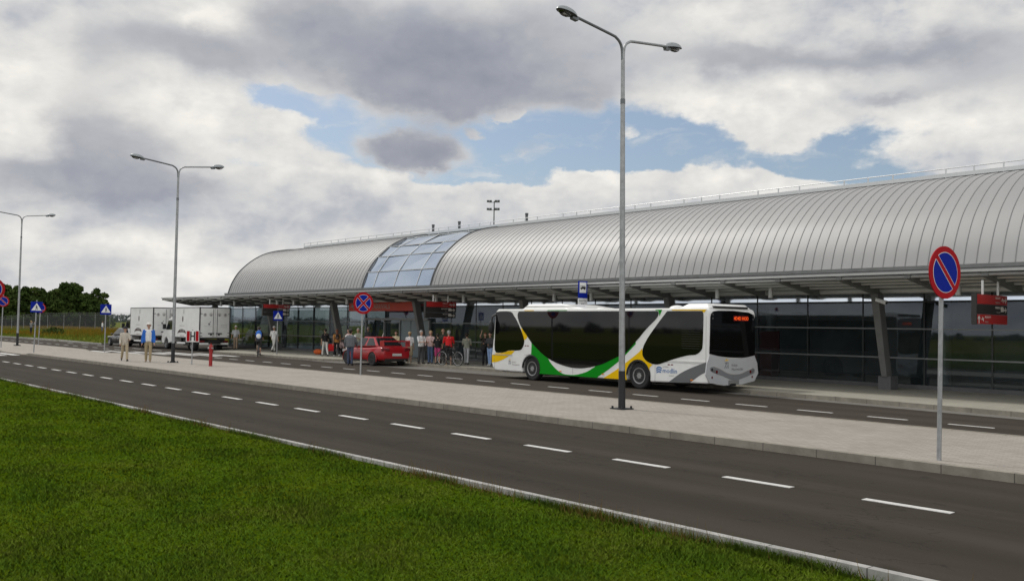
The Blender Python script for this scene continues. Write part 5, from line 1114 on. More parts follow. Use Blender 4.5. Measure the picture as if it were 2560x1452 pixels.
# ------------------------------------------------------------------ cars (local +x is the nose)
def loft(secs, cap=True):
    mb = MB(); k = len(secs[0]); vs = [q for s in secs for q in s]
    fs = [(i * k + j, i * k + (j + 1) % k, (i + 1) * k + (j + 1) % k, (i + 1) * k + j) for i in range(len(secs) - 1) for j in range(k)]
    if cap: fs += [tuple(range(k - 1, -1, -1)), tuple((len(secs) - 1) * k + j for j in range(k))]
    return mb.add(vs, fs)
def car(name, label, loc, rz, paint, L, W_, wb, x_rw, belt, roof_z, cabin, wing, rim_m, spokes, rwheel=0.315, tailz=0.94, nosez=0.68):
    t2 = thing(name, label, 'car', loc, rz)
    hw = W_ / 2; x_fw = x_rw + wb
    def sec(xx, w, zb, zs, zt, crown):
        p = [(w * 0.86, zb), (w * 0.985, zb + 0.10), (w, (zb + zs) / 2), (w * 0.985, zs - 0.06), (w * 0.90, zt - 0.01), (w * 0.5, zt + crown)]
        return [(xx, y, z) for y, z in p] + [(xx, -y, z) for y, z in p[::-1]]
    cb0, cb1, ct0, ct1 = cabin
    secs = [sec(0.0, hw * 0.80, 0.36, tailz - 0.12, tailz - 0.04, 0.0), sec(0.06, hw * 0.90, 0.27, tailz - 0.04, tailz, 0.01), sec(0.28, hw * 0.965, 0.23, tailz - 0.0, tailz + 0.01, 0.012), sec(cb0 + 0.1, hw, 0.21, belt, tailz + 0.02, 0.012), sec(x_rw + 0.5, hw, 0.20, belt, belt, 0.01), sec(x_fw - 0.6, hw, 0.20, belt, belt - 0.01, 0.012), sec(cb1, hw * 0.995, 0.20, belt - 0.04, belt - 0.02, 0.03), sec(L - 0.75, hw * 0.98, 0.21, belt - 0.12, belt - 0.10, 0.035), sec(L - 0.3, hw * 0.93, 0.22, nosez, nosez + 0.02, 0.03), sec(L - 0.07, hw * 0.80, 0.26, nosez - 0.08, nosez - 0.06, 0.01), sec(L, hw * 0.66, 0.34, nosez - 0.2, nosez - 0.16, 0)]
    b = obj('body', loft(secs), paint, t2, smooth=True)
    sm = b.modifiers.new('sub', 'SUBSURF'); sm.levels = sm.render_levels = 2
    # wheel arches and wheels
    for s in (-1, 1):
        for xx in (x_rw, x_fw):
            am = MB(); n = 18; r0 = rwheel + 0.065
            am.prism([(xx + r0 * math.cos(a), rwheel + r0 * math.sin(a)) for a in np.linspace(-0.28, math.pi + 0.28, n)], (0, s * (hw + 0.006), 0), (1, 0, 0), (0, 0, 1), s * 0.012, s * -0.0)
            obj('wheel_well', am, 'dark', t2)
            wheel(t2, (xx, s * (hw - 0.075), rwheel), rwheel, 0.21, rim_m, s, spokes)
            fl2 = MB(); fl2.tube([(xx + (r0 + 0.012) * math.cos(a), s * (hw + 0.004), rwheel + (r0 + 0.012) * math.sin(a)) for a in np.linspace(-0.25, math.pi + 0.25, 16)], 0.02, 6); obj('arch_lip', fl2, paint, t2, smooth=True)
    # cabin: frustum with windows let into every side
    y0, y1 = hw * 0.885, hw * 0.66; zb = belt - 0.015; zr_ = roof_z
    A = [(cb0, -y0, tailz + 0.0), (cb1, -y0, zb), (cb1, y0, zb), (cb0, y0, tailz + 0.0)]; B_ = [(ct0, -y1, zr_ - 0.015), (ct1, -y1, zr_ - 0.01), (ct1, y1, zr_ - 0.01), (ct0, y1, zr_ - 0.015)]
    mb = MB().add(A + B_, [(3, 2, 1, 0), (4, 5, 6, 7), (0, 1, 5, 4), (1, 2, 6, 5), (2, 3, 7, 6), (3, 0, 4, 7)])
    cbn = obj('cabin', mb, paint, t2, bevel=0.085)
    def pane(nm, q, inset=(0.09, 0.10), d=0.006):
        q = [Vector(v) for v in q]; n = (q[1] - q[0]).cross(q[3] - q[0]).normalized()
        c = sum(q, Vector()) / 4
        if n.dot(c - Vector(((cb0 + cb1) / 2, 0, belt + 0.15))) < 0: n = -n
        f = lambda u, v: (q[0].lerp(q[1], u)).lerp(q[3].lerp(q[2], u), v) + n * d
        iu, iv = inset; obj(nm, MB().add([f(iu, iv), f(1 - iu, iv), f(1 - iu, 1 - iv), f(iu, 1 - iv)], [(0, 1, 2, 3)]), 'car_glass', t2)
    for s in (0, 1):
        a0, a1, b0, b1 = (A[0], A[1], B_[0], B_[1]) if s == 0 else (A[3], A[2], B_[3], B_[2])
        L3 = lambda p, q, u: tuple(p[i] + (q[i] - p[i]) * u for i in range(3))
        m0, m1 = L3(a0, a1, 0.50), L3(b0, b1, 0.46)
        pane('side_window', [a0, m0, m1, b0], (0.12, 0.12)); pane('side_window', [m0, a1, b1, m1], (0.06, 0.12))
    pane('rear_window', [A[0], A[3], B_[3], B_[0]], (0.06, 0.10)); pane('windscreen', [A[1], A[2], B_[2], B_[1]], (0.05, 0.07))
    for s in (-1, 1):
        obj('tail_lamp', MB().box((0.075, s * hw * 0.70, tailz - 0.14), (0.12, 0.40, 0.15), rz=-s * 0.22), 'tail_light', t2, bevel=0.02)
        obj('headlight', MB().box((L - 0.24, s * hw * 0.68, nosez - 0.02), (0.30, 0.34, 0.13), rz=s * 0.3), 'rim', t2, bevel=0.03)
        obj('mirror', MB().ell((cb1 - 0.45, s * (hw + 0.06), belt + 0.07), (0.07, 0.10, 0.06), 10, 6), paint, t2, smooth=True)
        obj('door_handle', MB().box((x_rw + 0.75, s * (hw + 0.005), belt - 0.14), (0.17, 0.02, 0.03)), paint, t2)
        obj('door_gap', MB().box((x_rw + 0.95, s * hw, 0.55), (0.008, 0.008, 0.6)).box((x_fw - 0.45, s * hw, 0.55), (0.008, 0.008, 0.6)).box(((x_rw + x_fw) / 2, s * (hw + 0.0), 0.24), (wb - 0.85, 0.014, 0.07)), 'dark', t2)
    obj('number_plate', MB().box((-0.005, 0, 0.56), (0.03, 0.52, 0.12)), 'plate', t2)
    obj('lower_bumper', MB().box((0.04, 0, 0.30), (0.10, W_ * 0.74, 0.14)), 'dark', t2, bevel=0.02)
    obj('exhaust', MB().tube([(-0.02, -0.45, 0.25), (0.2, -0.45, 0.25)], 0.05, 10), 'rim', t2)
    if wing:
        wg = obj('spoiler', MB().prism([(0.0, 0), (0.30, 0.04), (0.30, 0.065), (0.0, 0.035)], (0.02, hw * 0.84, tailz + 0.24), (1, 0, 0), (0, 0, 1), 0, hw * 1.68), paint, t2, bevel=0.01)
        for s in (-1, 1):
            obj('spoiler_end', MB().prism([(-0.02, 0.0), (0.34, 0.0), (0.36, 0.29), (-0.01, 0.32)], (0.02, s * hw * 0.84, tailz + 0.0), (1, 0, 0), (0, 0, 1), -0.02, 0.02), paint, wg, bevel=0.008)
        # open boot lid tucked under the wing is not shown; a small roof aerial is
        obj('aerial', MB().tube([(ct0 + 0.15, 0, zr_ - 0.02), (ct0 + 0.05, 0, zr_ + 0.16)], 0.014, 6), 'white', t2)
    return t2
car('sports_saloon', 'red sports saloon with a large rear spoiler parked at the kerb', (-37.4, 25.42, 0.0), math.pi - 0.02, 'red_car', 4.05, 1.76, 2.42, 0.86, 0.88, 1.42, (0.55, 2.95, 1.22, 2.08), True, 'rim_dark', 6)
car('hatchback', 'dark hatchback parked in front of the lorries at the grass corner', (-73.3, 25.3, 0.0), math.pi, 'black_car', 4.2, 1.7, 2.5, 0.75, 0.86, 1.42, (0.10, 3.05, 0.42, 2.2), False, 'rim', 5, 0.31, 0.90, 0.70)

# ------------------------------------------------------------------ bicycles
def bicycle(label, loc, rz, frame_m):
    t2 = thing('bicycle', label, 'bicycle', loc, rz, 'bicycles in front of the terminal')
    r = 0.34
    for xx in (0, 1.05):
        n = 28; ring = [(xx + r * math.cos(2 * math.pi * i / n), 0, r + r * math.sin(2 * math.pi * i / n)) for i in range(n + 1)]
        w_ = obj('wheel', MB().tube([(q[0] * 1, q[1], q[2]) for q in [(xx + (r - 0.035) * math.cos(2 * math.pi * i / n), 0, r + (r - 0.035) * math.sin(2 * math.pi * i / n)) for i in range(n + 1)]], 0.012, 6), 'rim', t2)
        obj('tyre', MB().tube(ring, 0.021, 8), 'rubber', w_)
        sp = MB()
        for i in range(14):
            a = 2 * math.pi * i / 14; sp.tube([(xx, 0.02 * (-1) ** i, r), (xx + (r - 0.03) * math.cos(a), 0, r + (r - 0.03) * math.sin(a))], 0.0025, 4)
        obj('spokes', sp, 'rim', w_)
    bb, st, hd, hb = (0.43, 0, 0.30), (0.28, 0, 0.80), (0.86, 0, 0.82), (0.90, 0, 0.66)
    f2 = MB()
    for a, b2, q in ((bb, st, 0.018), (bb, hb, 0.02), (st, hd, 0.018), ((0, 0.04, r), bb, 0.011), ((0, -0.04, r), bb, 0.011), ((0, 0.04, r), st, 0.009), ((0, -0.04, r), st, 0.009), (hd, hb, 0.02), (hb, (1.05, 0.05, r), 0.013), (hb, (1.05, -0.05, r), 0.013)): f2.tube([a, b2], q, 8)
    obj('frame', f2, frame_m, t2)
    obj('handlebar', MB().tube([(0.86, 0, 0.82), (0.84, 0, 0.98)], 0.016, 8).tube([(0.74, -0.29, 1.0), (0.84, -0.2, 0.99), (0.86, 0, 0.98), (0.84, 0.2, 0.99), (0.74, 0.29, 1.0)], 0.014, 8), 'black', t2)
    obj('saddle', MB().tube([(0.28, 0, 0.80), (0.25, 0, 0.91)], 0.014, 8).ell((0.24, 0, 0.93), (0.14, 0.07, 0.035), 12, 6), 'black', t2)
    obj('crankset', MB().tube([(0.43, -0.06, 0.30), (0.43, 0.06, 0.30)], 0.03, 8).tube([(0.43, 0.08, 0.30), (0.55, 0.08, 0.22)], 0.012, 6).tube([(0.43, -0.08, 0.30), (0.31, -0.08, 0.38)], 0.012, 6).box((0.55, 0.12, 0.22), (0.08, 0.09, 0.02)).box((0.31, -0.12, 0.38), (0.08, 0.09, 0.02)), 'black', t2)
    return t2
bicycle('bicycle ridden away by the cyclist with the blue backpack', (-50.55, 24.55, 0.0), R(150), 'black')
bicycle('bicycle held by the man in the red shirt', (-35.35, 26.62, 0.12), R(8), 'rim_dark')
bicycle('bicycle held by the woman in pink trousers', (-37.0, 27.35, 0.12), R(14), 'rim_dark')

# ------------------------------------------------------------------ people
PEND = []
def hand(mb_list, w, d, side, up):
    """five separate fingers rooted in a palm at w, pointing along d"""
    d = d.normalized(); a = d.cross(up).normalized(); n = a.cross(d).normalized()
    mb_list.append(('palm', w, 0.030, w + d * 0.085, 0.034))
    out2 = []
    for i, (o, L) in enumerate(((-0.028, 0.068), (-0.010, 0.078), (0.009, 0.074), (0.026, 0.060))):
        p = w + d * 0.09 + a * o; q = p + d * L * 0.55 + n * 0.006; q2 = q + d * L * 0.40 + n * 0.022
        out2.append([p, q, q2])
    p = w + d * 0.03 + a * (-0.032); out2.append([p, p + d * 0.03 - a * 0.022 + n * 0.008, p + d * 0.062 - a * 0.026 + n * 0.016])
    return out2
def person(label, loc, H, heading, top, bottom, sleeve=1.0, legs=((6, 4), (-8, 10)), arms=((8, 8, 15), (-8, 8, 15)), lean=0, hair='hair_dark', hat=None, shorts=False, skirt=False, shoes='shoe', long_hair=False, build=1.0, drop=None, jacket=None, extra=None, turn=0, cat='person', grp=None, coat=0):
    s = H / 1.75; t2 = thing('person', label, cat, loc, R(heading), grp)
    body = []; fingers = []; V3 = Vector
    hipz = 0.93
    legj = []
    for sd_, (a, b2) in zip((1, -1), legs):
        h_ = V3((0, sd_ * 0.088, hipz)); k_ = h_ + V3((math.sin(R(a)), 0, -math.cos(R(a)))) * 0.44; c = R(a - b2)
        an = k_ + V3((math.sin(c), sd_ * 0.01, -math.cos(c))) * 0.41; fa = min(R(50), max(R(-35), c * 0.55)) if b2 < 60 else 0
        to = an + V3((0.17 * math.cos(fa), sd_ * 0.02, -0.055 + 0.17 * math.sin(fa) * 0.6)); he = an + V3((-0.045, 0, -0.055)); legj.append((h_, k_, an, to, he))
    low = min(min(j[3].z, j[4].z) for j in legj) - 0.028
    if drop is not None: low = hipz - drop
    sh = V3((0, 0, -low))
    Rl = Matrix.Rotation(R(lean), 3, 'Y'); hp = V3((0, 0, hipz))
    up = lambda p: hp + Rl @ (V3(p) - hp)
    armj = []
    for sd_, (p, q, e2) in zip((1, -1), arms):
        S0 = V3((0, sd_ * 0.178 * build, 1.388)); ua = V3((math.sin(R(p)) * math.cos(R(q)), sd_ * math.sin(R(q)), -math.cos(R(p)) * math.cos(R(q))))
        El = S0 + ua * 0.285; inn = -0.28 if e2 > 50 else 0.05
        fa2 = V3((math.sin(R(p + e2)), sd_ * inn, -math.cos(R(p + e2)))).normalized(); Wr = El + fa2 * 0.25
        armj.append((up(S0), up(El), up(Wr), (Rl @ fa2).normalized()))
    bw = build
    # skin: continuous body, slim where clothes cover it
    B2 = [(up((0, 0, 1.46)), 0.055, up((0.012, 0, 1.55)), 0.052), (up((0.0, 0, 1.655)), 0.092, up((0.02, 0, 1.64)), 0.088), (up((0.03, 0, 1.60)), 0.070, up((0.05, 0, 1.565)), 0.045), (up((0.098, 0, 1.635)), 0.010, up((0.112, 0, 1.605)), 0.015), (up((0.088, 0.035, 1.665)), 0.012, up((0.088, -0.035, 1.665)), 0.012), (up((0.084, 0.02, 1.568)), 0.012, up((0.084, -0.02, 1.568)), 0.012)]
    for e2 in (1, -1): B2.append((up((0.0, e2 * 0.088, 1.65)), 0.016, up((-0.005, e2 * 0.092, 1.615)), 0.012))
    B2 += [(up((0, 0.06, 1.36)), 0.085, up((0, -0.06, 1.36)), 0.085), (up((0, 0.05, 1.36)), 0.085, hp + V3((0, 0.05, 0.04)), 0.085), (up((0, -0.05, 1.36)), 0.085, hp + V3((0, -0.05, 0.04)), 0.085)]
    for (S0, El, Wr, fd) in armj: B2 += [(S0, 0.046, El, 0.036), (El, 0.036, Wr, 0.025), (Wr, 0.026, Wr + fd * 0.085, 0.030)]
    for (h_, k_, an, to, he) in legj: B2 += [(h_, 0.078, k_, 0.05), (k_, 0.05, k_.lerp(an, 0.35), 0.048), (k_.lerp(an, 0.35), 0.048, an, 0.034), (an, 0.034, to, 0.026)]
    def build_mesh(nm, caps, m2, vox, par=t2, n=10):
        mb = MB()
        for (p0, r0, p1, r1) in caps: mb.capsule((p0 + sh) * s, r0 * s, (p1 + sh) * s, r1 * s, n)
        o = obj(nm, mb, m2, par)
        q = o.modifiers.new('r', 'REMESH'); q.mode = 'VOXEL'; q.voxel_size = vox; q.use_smooth_shade = True
        q = o.modifiers.new('s', 'SMOOTH'); q.iterations = 4; q.factor = 0.5
        PEND.append((o, [])); return o
    bo = build_mesh('body', B2, 'skin', 0.013 * s)
    fl = []
    for sd_, (S0, El, Wr, fd) in zip((1, -1), armj): fl += [[(p + sh) * s for p in f] for f in hand([], Wr, fd, sd_, V3((0, sd_, 0.01)))]
    PEND[-1] = (bo, fl)
    # clothes
    tw = 0.108 * (0.94 + 0.06 * bw)
    T = [(up((0, 0.03, 1.415)), 0.070, up((0, 0.150 * bw, 1.385)), 0.064), (up((0, -0.03, 1.415)), 0.070, up((0, -0.150 * bw, 1.385)), 0.064), (up((0.012, 0, 1.33)), tw * 1.02, up((0.02, 0, 1.0)), tw * 1.06), (up((-0.012, 0, 1.32)), tw, up((-0.005, 0, 1.0)), tw), (up((0.01, 0.07 * bw, 1.30)), tw, up((0.01, 0.062 * bw, 1.10)), tw * 0.98), (up((0.01, -0.07 * bw, 1.30)), tw, up((0.01, -0.062 * bw, 1.10)), tw * 0.98), (up((0.015, 0.062 * bw, 1.10)), tw * 0.98, up((0.0, 0.07 * bw, 0.97 - coat)), tw * 1.02), (up((0.015, -0.062 * bw, 1.10)), tw * 0.98, up((0.0, -0.07 * bw, 0.97 - coat)), tw * 1.02), (up((0, 0, 1.43)), 0.068, up((0, 0, 1.40)), 0.10)]
    if bw > 1.1: T.append((up((0.06, 0, 1.10)), 0.13, up((0.05, 0, 1.02)), 0.12))
    for (S0, El, Wr, fd) in armj:
        if sleeve >= 0.99: T += [(S0, 0.068 * bw, El, 0.055), (El, 0.055, El.lerp(Wr, 0.96), 0.042)]
        elif sleeve > 0: T += [(S0, 0.066 * bw, S0.lerp(El, sleeve * 1.6), 0.060)]
    to_ = build_mesh('top', T, top, 0.016 * s)
    if jacket:
        J = [(up((-0.02, 0.03, 1.40)), 0.085, up((-0.01, e2 * 0.15 * bw, 1.375)), 0.074) for e2 in (1, -1)]
        for e2 in (1, -1): J += [(up((-0.005, e2 * 0.105 * bw, 1.32)), 0.11, up((-0.005, e2 * 0.115 * bw, 0.95)), 0.105), (up((-0.035, e2 * 0.05, 1.32)), 0.105, up((-0.04, e2 * 0.05, 0.95)), 0.11)]
        for (S0, El, Wr, fd) in armj: J += [(S0, 0.076, El, 0.064), (El, 0.064, El.lerp(Wr, 0.96), 0.05)]
        build_mesh('jacket', J, jacket, 0.016 * s)
    Bt = [(hp + V3((0, 0.055, 0.03)), 0.105 * (0.9 + 0.1 * bw), hp + V3((0, -0.055, 0.03)), 0.105 * (0.9 + 0.1 * bw))]
    for (h_, k_, an, to, he) in legj:
        if skirt: Bt += [(h_, 0.11, h_.lerp(k_, 1.0), 0.13)]
        elif shorts: Bt += [(h_, 0.098, h_.lerp(k_, 0.95), 0.082)]
        else: Bt += [(h_, 0.098, k_, 0.072), (k_, 0.072, k_.lerp(an, 0.94), 0.064)]
    if skirt: Bt += [(hp, 0.12, legj[0][1].lerp(legj[1][1], 0.5), 0.13)]
    build_mesh('skirt' if skirt else 'shorts' if shorts else 'trousers', Bt, bottom, 0.016 * s)
    for (h_, k_, an, to, he) in legj:
        mb = MB()
        for p0, r0, p1, r1 in ((he, 0.036, to, 0.034), (an + V3((0, 0, -0.03)), 0.042, he, 0.036), (an + V3((0, 0, -0.02)), 0.040, to.lerp(an, 0.35), 0.038)): mb.capsule((p0 + sh) * s, r0 * s, (p1 + sh) * s, r1 * s, 10)
        obj('shoe', mb, shoes, t2, smooth=True)
    rot = Rl.copy()
    hc = (up((-0.012, 0, 1.675)) + sh) * s
    if hat != 'none' and hair:
        hm = MB().ell(hc, (0.104 * s, 0.100 * s, 0.100 * s), 14, 8, Rl @ Matrix.Rotation(R(-22), 3, 'Y'), -12, 90)
        if long_hair: hm.capsule((up((-0.04, 0, 1.66)) + sh) * s, 0.088 * s, (up((-0.075, 0, 1.40)) + sh) * s, 0.062 * s, 12)
        else: hm.capsule((up((-0.045, 0, 1.66)) + sh) * s, 0.072 * s, (up((-0.05, 0, 1.60)) + sh) * s, 0.058 * s, 10)
        obj('hair', hm, hair, t2, smooth=True)
    if hat:
        m2, kind = hat; hm = MB(); c = (up((0.0, 0, 1.695)) + sh) * s
        hm.ell(c, (0.115 * s, 0.108 * s, 0.10 * s), 16, 6, rot, 0, 90)
        if kind == 'brim':
            cc = c; hm.ell(cc, (0.19 * s, 0.18 * s, 0.014 * s), 20, 4, rot)
        else: hm.ell(c + (Rl @ V3((0.10, 0, 0.005))) * s, (0.085 * s, 0.075 * s, 0.010 * s), 14, 4, rot)
        obj('hat', hm, m2, t2, smooth=True)
    em = MB()
    for e2 in (1, -1): em.ell((up((0.090, e2 * 0.034, 1.648)) + sh) * s, (0.008 * s, 0.012 * s, 0.007 * s), 8, 4, rot)
    obj('eyes', em, 'hair_dark', t2)
    return t2, up, sh, s
def bag(name, label, cat, p, heading, shape, m2, strap=None):
    b = thing(name, label, cat, p, R(heading))
    return b
walk1 = ((22, 6), (-16, 22)); stand = ((2, 2), (-2, 2)); easy = ((8, 4), (-5, 6))
down = ((4, 7, 12), (-2, 7, 12)); swing = ((-22, 8, 18), (24, 8, 22)); folded = ((22, 8, 82), (22, 8, 82)); hold = ((25, 6, 60), (28, 6, 65))
person('woman in black hat, cream jacket and beige trousers walking on the island', (-44.79, 15.0, 0.12), 1.64, -12, 'cloth_cream', 'cloth_beige', legs=walk1, arms=((25, 10, 60), (10, 10, 30)), hair='hair_grey', hat=('cloth_black', 'brim'), coat=0.06)
person('man in open bright blue jacket, white hat and khaki trousers on the island', (-43.4, 15.6, 0.12), 1.80, -22, 'cloth_white', 'cloth_khaki', legs=((12, 4), (-6, 8)), arms=((6, 10, 20), (0, 12, 15)), hair='hair_grey', hat=('cloth_offwhite', 'brim'), jacket='cloth_blue', build=1.08, shoes='cloth_tan')
person('distant man in grey shirt and dark trousers taking a picture on the meadow', (-133.6, 32.6, -0.1), 1.85, 130, 'cloth_grey', 'cloth_black', legs=stand, arms=((70, 10, 75), (70, 10, 75)), hair='hair_fair')
person('distant man in white shirt and blue jeans near the airfield fence', (-158.9, 49.5, -0.1), 1.9, 90, 'cloth_white', 'cloth_jeans', legs=stand, arms=down, hair='hair_dark')
person('man with white cap and pale shirt standing beside the lorry doors', (-60.6, 27.75, 0.12), 1.63, -30, 'cloth_lightgrey', 'cloth_tan', sleeve=0.5, legs=easy, arms=((10, 12, 25), (5, 14, 30)), hat=('cloth_white', 'cap'), hair='hair_grey', build=1.12)
person('woman in white cap and light jacket standing close to the glass front', (-61.6, 29.9, 0.12), 1.55, -40, 'cloth_offwhite', 'cloth_greygreen', legs=stand, arms=folded, hat=('cloth_white', 'cap'), hair='hair_fair')
cyc = person('cyclist seen from behind with a bright blue and white backpack', (-50.82, 24.71, 0.0), 1.74, 150, 'cloth_black', 'cloth_darkgrey', sleeve=0.6, legs=((58, 62), (28, 46)), arms=((58, 6, 12), (58, 6, 12)), lean=16, shorts=True, drop=0.97, hair='hair_dark')
person('man all in white seen from behind next to the cyclist', (-55.7, 28.15, 0.12), 1.69, 120, 'cloth_white', 'cloth_offwhite', sleeve=0.6, legs=walk1, arms=((10, 22, 30), (-8, 22, 20)), hair=None, hat=('cloth_white', 'cap'), build=1.15, shoes='shoe')
person('man in black shirt and white trousers walking towards the doors', (-47.76, 27.4, 0.12), 1.62, 170, 'cloth_black', 'cloth_offwhite', sleeve=0.55, legs=((18, 6), (-12, 16)), arms=((-12, 16, 12), (18, 12, 18)), hair='hair_dark')
person('red haired woman in orange top with a small backpack and dark trousers', (-47.3, 27.9, 0.12), 1.60, 160, 'cloth_orange', 'cloth_black', sleeve=0.4, legs=walk1, arms=((-15, 12, 15), (20, 10, 20)), hair='hair_red', long_hair=True, shoes='shoe_light')
person('person in light top crouching on the pavement by the column', (-49.25, 29.3, 0.12), 1.55, -30, 'cloth_palepink', 'cloth_black', sleeve=0.6, legs=((96, 128), (104, 132)), arms=((48, 10, 40), (40, 12, 45)), lean=18, hair='hair_fair')
person('woman in dark waistcoat and white trousers behind the man in the suit', (-44.85, 27.2, 0.12), 1.62, -60, 'cloth_palepink', 'cloth_white', legs=stand, arms=hold, hair='hair_dark', long_hair=True, jacket='cloth_brown')
person('grey haired man in pale shirt behind the shoulder of the suited man', (-44.17, 27.4, 0.12), 1.66, -60, 'cloth_greygreen', 'cloth_darkgrey', sleeve=0.5, legs=stand, arms=folded, hair='hair_grey')
person('man in grey suit jacket and blue trousers standing at the red car door', (-39.3, 23.95, 0.0), 1.76, 140, 'cloth_white', 'cloth_trouserblue', legs=((3, 2), (-4, 3)), arms=((15, 14, 18), (12, 16, 22)), hair='hair_dark', jacket='cloth_suit', build=1.14, coat=0.03)
person('grey haired man in dark clothes in the shade of the entrance', (-46.92, 29.8, 0.12), 1.72, -60, 'cloth_darkgrey', 'cloth_black', legs=stand, arms=down, hair='hair_grey')
person('woman in pale yellow top partly hidden behind the red car', (-40.28, 27.3, 0.12), 1.56, -50, 'cloth_yellow', 'cloth_brown', sleeve=0.5, legs=stand, arms=hold, hair='hair_dark')
person('fair haired woman in pale pink top and beige skirt behind the red car', (-38.25, 26.75, 0.12), 1.54, 140, 'cloth_white', 'cloth_beige', sleeve=0.5, legs=easy, arms=((15, 8, 70), (5, 8, 15)), hair='hair_fair', skirt=True, shoes='cloth_tan')
person('grey haired man in white shirt and dark trousers next to the car boot', (-36.91, 26.5, 0.12), 1.62, 0, 'cloth_white', 'cloth_darkgrey', sleeve=0.5, legs=((4, 2), (-4, 4)), arms=((18, 6, 78), (24, 6, 72)), hair='hair_grey', build=1.12)
person('woman with fair hair and sunglasses in rosy top and jeans', (-36.75, 26.95, 0.12), 1.62, -50, 'cloth_palepink', 'cloth_jeans', sleeve=0.9, legs=stand, arms=folded, hair='hair_fair', long_hair=True)
person('woman in black top and pink cropped trousers holding a bicycle', (-36.23, 27.0, 0.12), 1.50, 150, 'cloth_black', 'cloth_pink', sleeve=0.4, legs=((10, 4), (-8, 8)), arms=((30, 12, 30), (12, 12, 40)), hair='hair_dark', shorts=True)
person('bald man in dark green shirt behind the man in red', (-37.0, 27.9, 0.12), 1.72, -30, 'cloth_darkgreen', 'cloth_darkgrey', sleeve=0.5, legs=stand, arms=down, hair=None)
person('man in bright red shirt and dark shorts holding a bicycle', (-35.2, 26.9, 0.12), 1.66, 150, 'cloth_red', 'cloth_black', sleeve=0.55, legs=((14, 6), (-8, 10)), arms=((30, 10, 25), (26, 14, 30)), hair='hair_grey', shorts=True, lean=10, build=1.16, shoes='cloth_tan')
person('man in pale checked shirt and grey trousers walking away to the left', (-35.58, 28.3, 0.12), 1.58, 135, 'cloth_greygreen', 'cloth_lightgrey', sleeve=0.5, legs=((22, 4), (-20, 8)), arms=((18, 10, 75), (15, 10, 75)), hair='hair_dark', build=1.05)
person('woman in black with a raised arm standing left of the bus', (-34.52, 28.6, 0.12), 1.56, -40, 'cloth_black', 'cloth_black', sleeve=0.3, legs=easy, arms=((12, 10, 60), (125, 20, 70)), hair='hair_red', long_hair=True)
person('person in dark grey top and light jeans next to the bus mirror', (-33.85, 28.35, 0.12), 1.60, -70, 'cloth_darkgrey', 'cloth_lightblue', legs=easy, arms=hold, hair='hair_dark', shoes='shoe_light')
# finish the bodies: one evaluated mesh each, then five fingers per hand
deps = bpy.context.evaluated_depsgraph_get()
for o, fl in PEND:
    me = bpy.data.meshes.new_from_object(o.evaluated_get(deps)); m2 = o.data.materials[0]
    o.modifiers.clear(); o.data = me
    if not me.materials: me.materials.append(m2)
    if fl:
        mb = MB()
        for f in fl: mb.tube(f, [0.0088, 0.0082, 0.006], 6)
        bm = bmesh.new(); bm.from_mesh(me); fm = mb.mesh('f'); bm.from_mesh(fm); bm.to_mesh(me); bm.free(); bpy.data.meshes.remove(fm)
    me.polygons.foreach_set('use_smooth', [True] * len(me.polygons))

# ------------------------------------------------------------------ bags, pushchair, flag
def pack(label, loc, heading, m_up, m_low, w, h, lean=0):
    b = thing('backpack', label, 'backpack', loc, R(heading)); b.rotation_euler = (0, R(lean), R(heading))
    mb = MB().ell((0, 0, 0), (0.10, w / 2, h / 2), 16, 8); obj('main_bag', mb, m_up, b, smooth=True)
    obj('front_pocket', MB().ell((-0.06, 0, -h * 0.18), (0.07, w * 0.40, h * 0.30), 14, 7), m_low, b, smooth=True)
    for s2 in (-1, 1): obj('strap', MB().tube(crom([(0.07, s2 * w * 0.32, h * 0.42), (0.16, s2 * w * 0.40, h * 0.45), (0.20, s2 * w * 0.45, 0.05), (0.08, s2 * w * 0.40, -h * 0.3)], 4), 0.016, 6), 'cloth_black', b)
a62 = R(150)
pack('bright blue and white backpack on the back of the cyclist', (-50.82 - 0.03 * math.cos(a62), 24.71 - 0.03 * math.sin(a62), 1.30), 150, 'cloth_blue', 'cloth_white', 0.36, 0.56, 16)
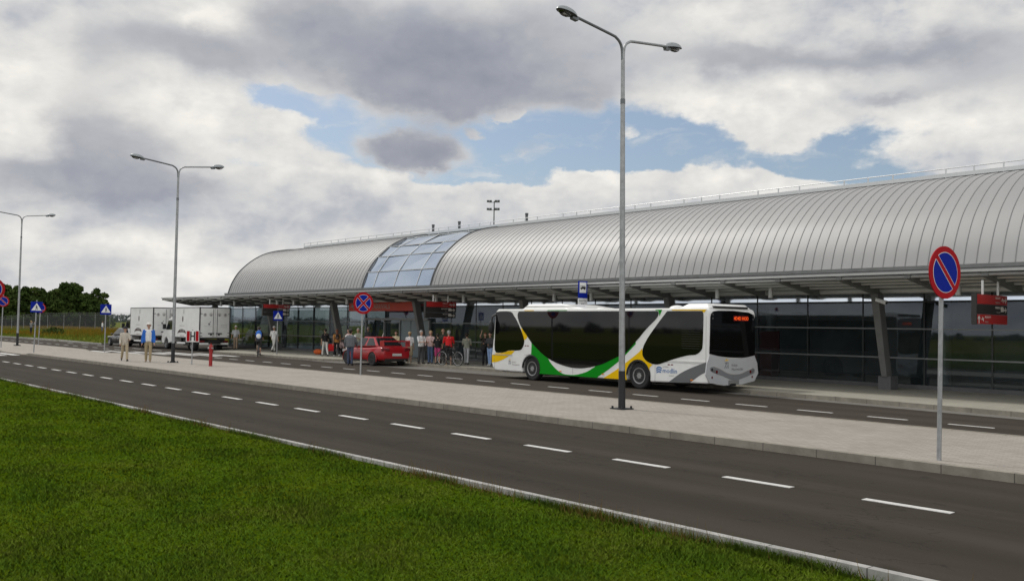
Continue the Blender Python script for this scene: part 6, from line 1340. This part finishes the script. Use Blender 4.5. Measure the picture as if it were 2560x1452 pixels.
pack('small dark backpack on the woman in the orange top', (-47.3 + 0.17, 27.9 - 0.06, 1.24), 160, 'cloth_black', 'cloth_brown', 0.24, 0.32)
t2 = thing('shoulder_bag', 'black shoulder bag hanging on the woman with the raised arm', 'bag', (-34.42, 28.38, 1.02), R(20))
obj('pouch', MB().ell((0, 0, -0.08), (0.15, 0.07, 0.15), 14, 8), 'cloth_black', t2, smooth=True); obj('strap', MB().tube(crom([(-0.12, 0, 0.02), (-0.06, 0.03, 0.32), (0.06, 0.03, 0.32), (0.12, 0, 0.02)], 4), 0.012, 6), 'cloth_brown', t2)
t2 = thing('pushchair', 'small red pushchair left of the crouching person near the glass', 'pushchair', (-49.61, 28.9, 0.12), R(-40))
obj('seat', MB().prism([(0, 0.28), (0.38, 0.24), (0.40, 0.30), (0.06, 0.35), (-0.06, 0.66), (-0.11, 0.64)], (0, 0.2, 0), (1, 0, 0), (0, 0, 1), 0, 0.4), 'cloth_red', t2)
obj('frame', MB().tube([(-0.35, 0.22, 0.98), (0.0, 0.22, 0.42), (0.42, 0.22, 0.10)], 0.014, 6).tube([(-0.35, -0.22, 0.98), (0.0, -0.22, 0.42), (0.42, -0.22, 0.10)], 0.014, 6).tube([(-0.35, -0.22, 0.98), (-0.35, 0.22, 0.98)], 0.016, 6).tube([(0.1, 0.22, 0.5), (-0.22, 0.22, 0.10)], 0.014, 6).tube([(0.1, -0.22, 0.5), (-0.22, -0.22, 0.10)], 0.014, 6), 'rim_dark', t2)
for xx in (-0.22, 0.42):
    for y in (-0.22, 0.22): obj('wheel', MB().tube([(xx, y - 0.025, 0.10), (xx, y + 0.025, 0.10)], 0.10, 16), 'rubber', t2)
t2 = thing('holdall', 'orange bag lying on the pavement near the walking man in black', 'bag', (-50.51, 28.5, 0.12), R(10))
obj('bag_body', MB().ell((0, 0, 0.15), (0.40, 0.18, 0.17), 16, 8), 'cloth_flame', t2, smooth=True)
obj('handle', MB().tube(crom([(-0.15, 0, 0.28), (-0.08, 0, 0.40), (0.08, 0, 0.40), (0.15, 0, 0.28)], 4), 0.014, 6), 'cloth_black', t2)
